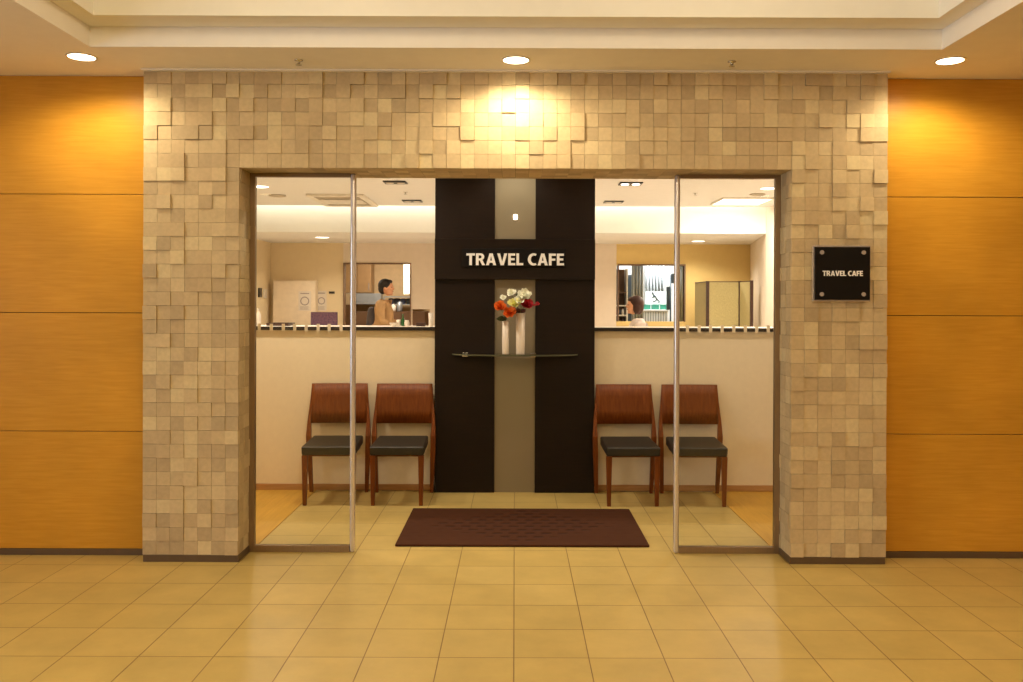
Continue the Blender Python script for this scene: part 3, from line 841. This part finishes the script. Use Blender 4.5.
def poster(name, x0, x1, y0, y1, Y, m, lab, cat='poster', art=None):
    t = thing(name, lab, cat, ((px(x0, Y) + px(x1, Y)) / 2, Y, (pz(y0, Y) + pz(y1, Y)) / 2))
    w = (px(x1, Y) - px(x0, Y)) / 2; h = (pz(y0, Y) - pz(y1, Y)) / 2
    obj('sheet', B((-w, w, -.002, 0, -h, h)), m, t)
    if art: art(t, w, h)
    return t
def ringart(t, w, h):
    bm = bmesh.new()
    for k in range(20):
        a0, a1 = 2 * pi * k / 20, 2 * pi * (k + 1) / 20
        q = [(cos(a) * r * w, sin(a) * r * w) for a, r in ((a0, .55), (a1, .55), (a1, .72), (a0, .72))]
        vs = [bm.verts.new((p[0], -.0026, p[1])) for p in q]; bm.faces.new(vs)
    box(bm, -w * .7, w * .7, -.003, -.0022, h * .72, h * .82)
    for i in range(3): box(bm, -w * .75, w * .6, -.003, -.0022, -h * (.62 + .12 * i), -h * (.58 + .12 * i))
    obj('printed_mark', bm, M['ink'], t)
poster('wall_poster', 298.5, 311, 292, 311.5, 13.447, M['paper'], 'pale notice with a round mark taped to the white cabinet', art=ringart)
poster('wall_poster', 316.5, 326.5, 291.5, 311.5, 13.645, M['paper'], 'pale notice on the beige wall right of the white cabinet', art=ringart)
o = obj('wall_switch', B((-.045, .045, -.012, 0, -.018, .018)), M['black'], loc=(px(331.7, 13.64), 13.649, pz(293.2, 13.64)), bevel=.003)
tag(o, 'small dark plate on the beige wall above the purple picture', 'switch')
for x, Y, z, m, lab in ((259.2, None, 293.5, 'black', 'dark wall intercom on the left side wall'), (264.3, None, 294.5, 'ring', 'pale wall thermostat beside the dark intercom')):
    Y = -XL * F / (CX - x)
    t = obj('wall_intercom' if m == 'black' else 'wall_thermostat', B((.0005, .025, -.07, .07, -.07, .07)), M[m], loc=(XL, Y, pz(z, Y)), bevel=.006)
    tag(t, lab, 'intercom' if m == 'black' else 'thermostat')
# back counter along the left rear wall
bc = thing('back_counter', 'low service counter along the rear wall at the left', 'counter', (-2.65, 12.2, .0045))
obj('counter_body', B((-.75, .85, .06, .58, 0, 1.03)), M['cafe_beige'], bc, bevel=.003)
obj('counter_top', B((-1.1, .95, 0, .598, 1.031, 1.06)), M['unit_white'], bc, bevel=.004)
Y = 12.6
w = (px(337, Y) - px(311.5, Y)) / 2
pp = thing('framed_picture', 'purple and pink patterned picture standing on the back counter', 'picture', (px(324.2, Y), Y, 1.066))
obj('print', B((-w, w, 0, .012, .012, pz(313, Y) - 1.066 - .006)), M['purple'], pp)
obj('frame', B((-w - .006, w + .006, -.004, .018, 0, .0115), (-w - .006, w + .006, -.004, .018, pz(313, Y) - 1.072, pz(313, Y) - 1.062),
               (-w - .008, -w - .0005, -.004, .018, .0, pz(313, Y) - 1.062), (w + .0005, w + .008, -.004, .018, 0, pz(313, Y) - 1.062)), M['purple'], pp)
# things on the ledge
lz = hz1 + .0005
def ledge_item(o, lab, cat): tag(o, lab, cat)
Y = 6.75
o = obj('soap_dispenser', L([(.018, 0), (.019, .004), (.019, .085), (.012, .10), (.007, .105), (.007, .125), (.012, .127), (.012, .133)], n=20), M['porcelain'], loc=(px(258.5, Y), Y, lz)); ledge_item(o, 'slim white bottle at the far left end of the ledge', 'bottle')
bm = bmesh.new(); box(bm, -.085, .085, -.1, .1, 0, .006); box(bm, -.085, -.079, -.1, .1, .006, .022); box(bm, .079, .085, -.1, .1, .006, .022); box(bm, -.079, .079, -.1, -.094, .006, .022); box(bm, -.079, .079, .094, .1, .006, .022)
o = obj('serving_tray', bm, M['darkwood'], loc=(px(281, 6.8), 6.8, lz)); ledge_item(o, 'low dark tray on the ledge behind the left sidelight', 'tray')
bm = bmesh.new(); box(bm, -.033, .033, -.02, .02, 0, .02); box(bm, -.035, .035, -.022, .022, .0205, .028)
o = obj('small_box', bm, M['darkwood'], loc=(px(421, Y), Y, lz)); ledge_item(o, 'small dark brown box on the ledge left of the partition', 'box')
Y = 6.8
o = obj('white_cup', L([(.012, 0), (.014, .003), (.017, .05), (.015, .05), (.011, .008)], n=20), M['porcelain'], loc=(px(398.5, Y) , Y, lz)); ledge_item(o, 'small white cup on the ledge in front of the kitchen hatch', 'cup')
o = obj('white_bowl', L([(.012, 0), (.02, .004), (.034, .022), (.036, .027), (.033, .027), (.012, .006)], n=24), M['porcelain'], loc=(px(394, 6.68), 6.68, lz)); ledge_item(o, 'low white bowl on the ledge in front of the kitchen hatch', 'bowl')
o = obj('green_bottle', L([(.013, 0), (.014, .003), (.014, .05), (.006, .065), (.005, .085), (.0065, .087), (.0065, .093)], n=20), M['bottle_green'], loc=(px(403, Y), Y, lz)); ledge_item(o, 'small green bottle on the ledge right of the white cup', 'bottle')
o = obj('white_jug', L([(.016, 0), (.018, .004), (.02, .03), (.015, .042), (.017, .048), (.014, .048), (.01, .01)], n=20), M['porcelain'], loc=(px(407, 6.7), 6.7, lz)); ledge_item(o, 'small cream jug on the ledge right of the green bottle', 'jug')
o = obj('paper_cup', L([(.016, 0), (.017, .002), (.020, .105), (.018, .105), (.014, .006)], n=20), M['porcelain'], loc=(px(431.0, 6.68), 6.68, lz)); ledge_item(o, 'tall white cup on the ledge against the dark partition', 'cup')

# kitchen
def cab(name, x0, x1, y0, y1, Y, dpt, m, lab, cat, nd=2, z0=None):
    a, b = px(x0, Y), px(x1, Y); zt_, zb_ = pz(y0, Y), (pz(y1, Y) if z0 is None else z0)
    t = thing(name, lab, cat, ((a + b) / 2, Y, zb_)); w = (b - a) / 2; h = zt_ - zb_
    obj('body', B((-w, w, .02, dpt, 0, h)), m, t)
    for i in range(nd):
        u0 = -w + 2 * w * i / nd + .004; u1 = -w + 2 * w * (i + 1) / nd - .004
        d = obj('door', B((u0, u1, 0, .019, .006, h - .006)), m, t, bevel=.002)
        obj('handle', B((u1 - .04, u1 - .028, -.02, -.0005, .05, .18)), M['steel'], d)
    return t
cab('kitchen_cupboard', 343, 371, 250, 293.5, 16.0, .38, M['cabinet_tan'], 'tan upper cupboard seen through the left of the kitchen hatch', 'cupboard', 2)
cab('kitchen_counter', 330, 425, 312, 340, 15.6, .78, M['shelf_brown'], 'brown kitchen counter seen through the hatch', 'counter', 4, z0=.0045)
kz = pz(312, 15.6)
o = obj('range_hood', B((-.36, .36, 0, .35, 0, .05), (-.36, .36, .02, .35, .051, .2)), M['kitchen_steel'], loc=(px(361, 15.9), 15.9, pz(304.8, 15.9)), bevel=.004); tag(o, 'pale steel shelf unit over the kitchen counter, left of the person', 'shelf')
o = obj('steel_rack', B((-.3, .3, 0, .3, 0, .02), (-.3, .3, 0, .3, .14, .16), (-.3, -.285, 0, .02, .02, .14), (.285, .3, 0, .02, .02, .14)), M['kitchen_steel'], loc=(px(400, 15.9), 15.9, pz(305.5, 15.9))); tag(o, 'blue grey steel rack right of the person in the kitchen', 'rack')
for x, m, w in ((391, 'bluebox', .05), (397, 'ink_dark', .06), (403, 'bluebox', .05), (408.5, 'slate', .05)):
    bm = bmesh.new(); lathe(bm, [(w * .8, 0), (w, .01), (w, .09), (w * .9, .1), (w * .3, .105)], n=18)
    o = obj('storage_jar', bm, M[m], loc=(px(x, 16.0), 16.03, pz(305.5, 15.9) + .0205)); tag(o, {391: 'leftmost blue grey jar on the steel rack', 397: 'dark jar second from left on the steel rack', 403: 'blue grey jar third from left on the steel rack', 408.5: 'slate jar at the right end of the steel rack'}[x], 'jar', 'jars on the steel rack')
lp = thing('wall_strip_lamp', 'bright upright strip lamp at the right of the kitchen hatch', 'strip light', (px(406.5, 15.4), 15.4, pz(294, 15.4)))
obj('lamp_tube', B((-.045, .045, 0, .04, 0, .62)), M['tube'], lp, bevel=.01)
obj('housing', B((-.06, .06, .0405, .07, -.02, .64)), M['unit_white'], lp)
cab('side_cabinet', 343, 350.5, 305.3, 340, 14.6, .5, M['shelf_brown'], 'narrow brown cabinet at the left edge of the kitchen hatch', 'cabinet', 1, z0=.0045)
bz = pz(305.3, 14.6) + .0005
o = obj('white_carton', B((-.06, .075, 0, .14, 0, pz(294, 14.6) - bz)), M['unit_white'], loc=(px(346.5, 14.6), 14.65, bz), bevel=.004); tag(o, 'white box on the narrow cabinet at the left edge of the kitchen hatch', 'box')
for x, h, m, lab in ((393, .10, 'unit_white', 'white box on the kitchen counter beside the person'), (399.5, .16, 'kitchen_steel', 'steel canister on the kitchen counter')):
    bm = bmesh.new(); lathe(bm, [(.045, 0), (.05, .01), (.05, h), (.03, h + .01), (.012, h + .03)], n=20)
    o = obj('canister', bm, M[m], loc=(px(x, 15.75), 15.78, kz + .001)); tag(o, lab, 'canister')

# back room behind the right opening
def hang(name, x0, x1, y0, y1, Y, m, lab, folds=5, amp=.03):
    a, b = px(x0, Y), px(x1, Y); zt_, zb_ = pz(y0, Y), pz(y1, Y); n = folds * 8
    bm = bmesh.new(); rows = []
    for z in (zb_, zt_):
        rows.append([bm.verts.new((a + (b - a) * i / n, Y + amp * sin(2 * pi * folds * i / n), z)) for i in range(n + 1)])
    for i in range(n): bm.faces.new((rows[0][i], rows[0][i + 1], rows[1][i + 1], rows[1][i])).smooth = True
    o = obj(name, bm, m); s = o.modifiers.new('thick', 'SOLIDIFY'); s.thickness = .006
    return tag(o, lab, 'curtain')
hang('curtain', 631.5, 643, 258, 335, 14.6, M['curtain'], 'grey gathered curtain left of the bright back room opening', 4, .035)
hang('curtain', 676, 687, 258, 335, 14.4, M['curtain'], 'pale grey curtain at the right edge of the back room opening', 3, .03)
hang('curtain', 645, 664, 255, 300, 16.0, M['curtain_white'], 'white striped curtain at the back of the bright room', 6, .07)
o = obj('dark_cabinet', B((-.10, .10, .02, .4, 0, 1.93), (-.095, .095, 0, .019, .1, 1.3), (-.095, .095, 0, .019, 1.32, 1.9)), M['slate'], loc=(px(629.5, 15.2), 15.2, .0045), bevel=.004); tag(o, 'narrow slate cabinet between shelf and grey curtain in the back room', 'cabinet')
# shelf unit with cups, far left of the opening
sx_ = px(620.5, 14.3)
su = thing('shelf_unit', 'narrow brown shelf unit at the left edge of the right opening', 'shelf', (sx_, 14.3, .0045))
obj('side_panel', B((-.12, -.10, 0, .3, 0, 2.0)), M['darkwood'], su); obj('side_panel', B((.10, .12, 0, .3, 0, 2.0)), M['unit_white'], su)
for z in (.3, .75, 1.06, 1.22, 1.38, 1.6): obj('shelf_board', B((-.0995, .0995, 0, .3, z, z + .02)), M['unit_white'] if z in (1.22, 1.38) else M['shelf_brown'], su)
obj('back_panel', B((-.0995, .0995, .3005, .31, 0, 2.0)), M['shelf_brown'], su)
for i, (dx, z, m) in enumerate(((-.05, 1.2415, 'red'), (.0, 1.2415, 'ink_dark'), (.05, 1.2415, 'unit_white'), (-.05, 1.0815, 'shelf_brown'), (.045, 1.0815, 'darkwood'))):
    o = obj('shelf_jar', L([(.018, 0), (.021, .004), (.021, .08), (.016, .09), (.008, .1)], n=16), M[m], loc=(sx_ + dx, 14.38, z + .0045))
    tag(o, ['red jar on the upper pale shelf', 'dark jar in the middle of the upper pale shelf', 'white jar at the right of the upper pale shelf', 'brown jar on the shelf below the red jar', 'dark brown jar on the lower shelf of the brown unit'][i], 'jar', 'jars on the brown shelf unit')
# counter with slatted front, board and green boxes
cY = 15.3
ct = thing('slatted_counter', 'white counter with grey slatted front in the bright back room', 'counter', (px(655, cY), cY, .0045))
ch_ = pz(309, cY) - .0045; cw = (px(670, cY) - px(644, cY)) / 2
obj('counter_body', B((-cw, cw, .02, .6, 0, ch_ - .03)), M['white'], ct)
obj('counter_top', B((-cw - .02, cw + .02, 0, .62, ch_ - .0295, ch_)), M['white'], ct, bevel=.004)
obj('slatted_front', B(*[(-cw + .012 + i * .045, -cw + .03 + i * .045, 0.004, .0195, .05, ch_ - .04) for i in range(int(2 * cw / .045))]), M['curtain'], ct)
for i in range(3):
    a = -cw + .04 + i * .15; X = px(655, cY) + a + .06
    o = obj('green_box', B((-.062, .062, 0, .12, 0, .075), (-.064, .064, -.002, .122, .0755, .09)), M['teal'], loc=(X, cY + .05, ch_ + .005), bevel=.003)
    tag(o, ['leftmost', 'middle', 'right hand'][i] + ' teal box on the white slatted counter', 'box', 'teal boxes on the counter')
bY = 15.62
bd = thing('display_board', 'white board with a dark running mark behind the teal boxes', 'board', (px(656, bY), bY, ch_ + .005))
bw = (px(667, bY) - px(646, bY)) / 2; bh = pz(291, bY) - ch_ - .005
obj('board', B((-bw, bw, 0, .015, 0, bh)), M['white'], bd, bevel=.002)
bm = bmesh.new(); zc = bh * .62
tube(bm, [(-.05, -.004, zc + .07), (-.01, -.004, zc + .03), (.02, -.004, zc - .02)], .012, 6)
tube(bm, [(.02, -.004, zc - .02), (-.03, -.004, zc - .06), (-.06, -.004, zc - .05)], .009, 6)
tube(bm, [(.02, -.004, zc - .02), (.06, -.004, zc - .05), (.05, -.004, zc - .09)], .009, 6)
tube(bm, [(-.02, -.004, zc + .04), (-.07, -.004, zc + .01)], .008, 6)
ball(bm, (-.06, -.004, zc + .095), .018, 0, 10, 6)
obj('printed_figure', bm, M['ink_dark'], bd)
st = thing('coat_stand', 'thin dark upright stand right of the white board in the back room', 'stand', (px(670.5, 15.0), 15.0, .0045))
obj('base', L([(.12, 0), (.12, .015), (.02, .03)], n=20), M['ink_dark'], st)
bm = bmesh.new(); tube(bm, [(0, 0, .03), (0, 0, 1.93)], .014, 10); obj('pole', bm, M['slate'], st)
obj('holder', B((-.07, -.0145, -.03, .03, 1.32, 1.72)), M['slate'], st, bevel=.004)
obj('head', B((.0145, .075, -.03, .03, 1.78, 1.95)), M['slate'], st, bevel=.01)

# ------------------------------------------------------------------ PEOPLE
def eval_mesh(o):
    dg = bpy.context.evaluated_depsgraph_get()
    me = bpy.data.meshes.new_from_object(o.evaluated_get(dg)); return me
def largest(me):
    bm = bmesh.new(); bm.from_mesh(me); seen = set(); best = []
    for v in bm.verts:
        if v in seen: continue
        st = [v]; seen.add(v); comp = []
        while st:
            q = st.pop(); comp.append(q)
            for e in q.link_edges:
                w_ = e.other_vert(q)
                if w_ not in seen: seen.add(w_); st.append(w_)
        if len(comp) > len(best): best = comp
    keep = set(best); bmesh.ops.delete(bm, geom=[v for v in bm.verts if v not in keep], context='VERTS')
    bm.to_mesh(me); bm.free(); return me
def skin_obj(verts, edges, radii, root=0, sub=2):
    me = bpy.data.meshes.new('sk'); me.from_pydata([tuple(v) for v in verts], edges, []); me.update()
    o = bpy.data.objects.new('sk', me); C.objects.link(o)
    o.modifiers.new('s', 'SKIN')
    for i, v in enumerate(me.skin_vertices[0].data):
        r = radii[i]; v.radius = r if isinstance(r, tuple) else (r, r); v.use_root = (i == root)
    m = o.modifiers.new('u', 'SUBSURF'); m.levels = sub; m.render_levels = sub
    res = eval_mesh(o); bpy.data.objects.remove(o); return res
def chain_mesh(bm, verts, edges, radii, root=0, sub=2):
    me = skin_obj(verts, edges, radii, root, sub); bm.from_mesh(me); bpy.data.meshes.remove(me)

def person(loc, rotz, sc, lab, hairm, topm, female, arm_pose, lean=0.0):
    """figure facing +x, feet on z=0, 1.70 tall before scaling"""
    t = thing('person', lab, 'person', loc, rotz); t.scale = (sc,) * 3
    hw = .165 if female else .185
    # torso + legs skeleton (y is sideways)
    V = [(0, 0, .92), (0, 0, 1.08), (.01, 0, 1.24), (0.005, 0, 1.38), (.015, 0, 1.47), (.03, 0, 1.54)]
    Rr = [(.13, .115), (.125, .10), (.14, .115), (.11, .085), (.052, .05), (.05, .05)]
    E = [(i, i + 1) for i in range(5)]
    def add(p, r, frm): V.append(p); Rr.append(r); E.append((frm, len(V) - 1)); return len(V) - 1
    hands = []
    for s in (-1, 1):
        a = add((0, s * .095, .88), .092, 0); a = add((.01, s * .10, .66), .075, a); a = add((.015, s * .10, .48), .055, a)
        a = add((0, s * .10, .30), .052, a); a = add((-.01, s * .10, .10), .035, a); a = add((.0, s * .10, .05), .036, a)
        a = add((.10, s * .105, .03), .034, a); add((.17, s * .108, .025), .024, a)
        a = add((.005, s * hw, 1.385), .055, 3)
        el, wr = arm_pose[0 if s < 0 else 1]
        a = add(tuple((Vector((.0, s * hw, 1.38)) + Vector(el)) / 2), .045, a)
        e = a = add(el, .038, a)
        a = add(tuple(Vector(el) * .35 + Vector(wr) * .65), .030, a); a = add(wr, .023, a)
        hands.append((Vector(el), Vector(wr), s))
    bm = bmesh.new(); chain_mesh(bm, V, E, Rr, 0)
    for el, wr, s in hands:
        d = (wr - el).normalized(); side = d.cross(Vector((0, 0, 1)))
        side = side.normalized() if side.length > .2 else Vector((0, 1, 0)); n = side.cross(d).normalized()
        palm = wr + d * .05
        chain_mesh(bm, [wr, wr + d * .03, palm, wr + d * .085], [(0, 1), (1, 2), (2, 3)], [(.022, .018), (.034, .016), (.038, .015), (.034, .012)], 0, 1)
        for k, ln in enumerate((.062, .072, .067, .052)):
            p = wr + d * .075 + side * (-.03 + .02 * k)
            chain_mesh(bm, [p, p + d * ln * .5 - n * .006, p + d * ln * .85 - n * .02], [(0, 1), (1, 2)], [.0100, .0092, .0080], 0, 1)
        p = wr + d * .02 + side * -.03
        chain_mesh(bm, [p, p + d * .03 - side * .025 - n * .01, p + d * .055 - side * .03 - n * .02], [(0, 1), (1, 2)], [.011, .0095, .0075], 0, 1)
    hc = Vector((.05, 0, 1.60))
    ball(bm, hc + Vector((-.005, 0, .015)), (.093, .074, .098), 0, 24, 16)
    ball(bm, hc + Vector((.028, 0, -.045)), (.058, .055, .062), 0, 20, 12)      # jaw
    chain_mesh(bm, [hc + Vector((.080, 0, .022)), hc + Vector((.096, 0, -.002)), hc + Vector((.104, 0, -.016)), hc + Vector((.085, 0, -.026))], [(0, 1), (1, 2), (2, 3)], [.008, .010, .013, .010], 0, 1)
    ball(bm, hc + Vector((.083, 0, -.046)), (.010, .022, .006)); ball(bm, hc + Vector((.081, 0, -.056)), (.010, .019, .006))
    ball(bm, hc + Vector((.070, 0, -.085)), (.018, .02, .016))
    for s in (-1, 1):
        ball(bm, hc + Vector((-.008, s * .074, -.008)), (.018, .009, .030), 0, 12, 8)
        ball(bm, hc + Vector((.076, s * .032, .022)), (.012, .02, .007), 0, 10, 6)
    body = obj('body', bm, M['skin'], t)
    rm = body.modifiers.new('join', 'REMESH'); rm.mode = 'VOXEL'; rm.voxel_size = .006; rm.use_smooth_shade = True
    me = largest(eval_mesh(body)); body.modifiers.clear(); old = body.data; body.data = me; bpy.data.meshes.remove(old)
    for s in (-1, 1):
        bm = bmesh.new(); ball(bm, hc + Vector((.080, s * .031, .009)), (.009, .012, .006), 0, 12, 8); obj('eye', bm, M['eye'], t)
    bm = bmesh.new(); ball(bm, hc + Vector((.088, 0, -.050)), (.008, .020, .005), 0, 12, 8); obj('lips', bm, M['lip'], t)
    # hair cap
    bm = bmesh.new()
    ball(bm, hc + Vector((-.022, 0, .035)), (.098, .086, .092), 0, 28, 18)
    ball(bm, hc + Vector((-.055, 0, -.01)), (.062, .072, .075 if not female else .10), 0, 24, 14)
    if female:
        for s in (-1, 1): ball(bm, hc + Vector((-.02, s * .060, -.025)), (.05, .028, .085), 0, 16, 10)
        ball(bm, hc + Vector((.035, 0, .075)), (.05, .066, .036), 0, 16, 10)
    else:
        ball(bm, hc + Vector((.03, 0, .085)), (.05, .058, .028), 0, 16, 10)
    h = obj('hair', bm, hairm, t); rm = h.modifiers.new('join', 'REMESH'); rm.mode = 'VOXEL'; rm.voxel_size = .007; rm.use_smooth_shade = True
    h.data = largest(eval_mesh(h)); h.modifiers.clear()
    # clothing
    V2 = [(0, 0, .86), (0, 0, .95), (0, 0, 1.08), (.01, 0, 1.24), (0.005, 0, 1.39), (.01, 0, 1.435)]
    R2 = [(.158, .128), (.150, .128), (.142, .117), (.156, .130), (.125, .10), (.072, .066)]
    E2 = [(i, i + 1) for i in range(5)]
    for s, (el, wr) in zip((-1, 1), arm_pose):
        i0 = len(V2); V2.append((.005, s * hw, 1.388)); R2.append(.068); E2.append((4, i0))
        V2.append(tuple((Vector((.0, s * hw, 1.38)) + Vector(el)) / 2)); R2.append(.058); E2.append((i0, i0 + 1))
        V2.append(tuple(Vector(el) * .97 + Vector((0, s * hw, 1.38)) * .03)); R2.append(.052); E2.append((i0 + 1, i0 + 2))
        V2.append(tuple(Vector(el) * .6 + Vector(wr) * .4)); R2.append(.046); E2.append((i0 + 2, i0 + 3))
    bm = bmesh.new(); chain_mesh(bm, V2, E2, R2, 1); obj('shirt', bm, topm, t, smooth=True)
    V3 = [(0, 0, .95), (0, 0, .90)]; R3 = [(.148, .130), (.15, .13)]; E3 = [(0, 1)]
    for s in (-1, 1):
        i0 = len(V3)
        for p, r in (((0, s * .095, .83), .102), ((.01, s * .10, .66), .088), ((.015, s * .10, .48), .070), ((0, s * .10, .30), .064), ((-.01, s * .10, .085), .056)):
            V3.append(p); R3.append(r); E3.append((1 if len(V3) - 1 == i0 else len(V3) - 2, len(V3) - 1))
    bm = bmesh.new(); chain_mesh(bm, V3, E3, R3, 0); obj('trousers', bm, M['trousers'], t, smooth=True)
    for s in (-1, 1):
        bm = bmesh.new(); chain_mesh(bm, [(-.045, s * .10, .035), (.03, s * .10, .042), (.11, s * .106, .034), (.18, s * .108, .028)], [(0, 1), (1, 2), (2, 3)], [(.038, .033), (.045, .04), (.045, .032), (.032, .024)], 1)
        obj('shoe', bm, M['foot'], t, smooth=True)
    return t

arms_down = (((.0, -.235, 1.12), (.10, -.23, .90)), ((.0, .235, 1.12), (.10, .23, .90)))
arms_fwd = (((.05, -.225, 1.13), (.28, -.17, 1.12)), ((.05, .225, 1.13), (.28, .17, 1.12)))
YM = 12.0
pm = person((px(383, YM) , YM, .0045), R(-6), (pz(279.5, YM)) / 1.725, 'person with black hair in a tan top walking right past the kitchen hatch', M['hair_black'], M['tan'], False, arms_fwd)
bm = bmesh.new()
chain_mesh(bm, [(-.12, 0, 1.34), (-.155, 0, 1.2), (-.15, 0, 1.02)], [(0, 1), (1, 2)], [(.10, .06), (.13, .085), (.12, .085)], 1)
obj('backpack', bm, M['greycloth'], pm, smooth=True)
YW = 9.4
person((px(638.5, YW), YW, .0045), pi, (pz(295.5, YW)) / 1.725, 'person with chin length brown hair in a white top, facing left behind the ledge', M['hair_brown'], M['whitecloth'], True, arms_down)

# room lights for kitchen and bright back room: ceiling panels
for (x, y, w, e, col, lab) in ((-2.2, 15.0, .6, 38, CAFE, 'square ceiling panel light in the kitchen'), (2.6, 15.2, 1.0, 80, (.92, .97, 1), 'large ceiling panel light in the bright back room')):
    t = thing('ceiling_panel_light', lab, 'ceiling light', (x, y, 2.5995))
    obj('diffuser', B((-w / 2, w / 2, -w / 2, w / 2, -.018, -.002)), M['unit_white'], t)
    obj('frame', B((-w / 2 - .02, -w / 2 - .001, -w / 2, w / 2, -.022, 0), (w / 2 + .001, w / 2 + .02, -w / 2, w / 2, -.022, 0)), M['unit_white'], t)
    l = bpy.data.lights.new('panel_light', 'AREA'); l.shape = 'SQUARE'; l.size = w; l.energy = e; l.color = col
    lo = bpy.data.objects.new('panel_light', l); C.objects.link(lo); lo.location = (x, y, 2.57)
l = bpy.data.lights.new('panel_light', 'AREA'); l.shape = 'SQUARE'; l.size = .56; l.energy = 45; l.color = CAFE
lo = bpy.data.objects.new('panel_light', l); C.objects.link(lo); lo.location = (2.79, 10.7, CZ - .03)

# ------------------------------------------------------------------ WORLD, CAMERA
w = bpy.data.worlds.new('World'); bpy.context.scene.world = w; w.use_nodes = True
w.node_tree.nodes['Background'].inputs[0].default_value = (1, .8, .55, 1); w.node_tree.nodes['Background'].inputs[1].default_value = .0

cam = bpy.data.cameras.new('camera'); co = bpy.data.objects.new('camera', cam); C.objects.link(co)
cam.sensor_width = 36; cam.lens = 36 * F / 1023
pitch, roll = .1, .2
co.matrix_world = Matrix.Translation((0, 0, H)) @ Matrix.Rotation(R(90 - pitch), 4, 'X') @ Matrix.Rotation(R(roll), 4, 'Z')
cam.shift_x = -(CX - 511.5) / 1023
cam.shift_y = -((341 - HY) - F * math.tan(R(pitch))) / 1023
bpy.context.scene.camera = co
sc = bpy.context.scene
sc.view_settings.view_transform = 'Standard'; sc.view_settings.look = 'None'; sc.view_settings.exposure = 0; sc.view_settings.gamma = 1
sc.view_settings.use_curve_mapping = False
sc.cycles.max_bounces = 8; sc.cycles.diffuse_bounces = 5; sc.cycles.transparent_max_bounces = 16
sc.cycles.sample_clamp_indirect = 4
sc.cycles.use_denoising = True
sc.cycles.caustics_reflective = False; sc.cycles.caustics_refractive = False
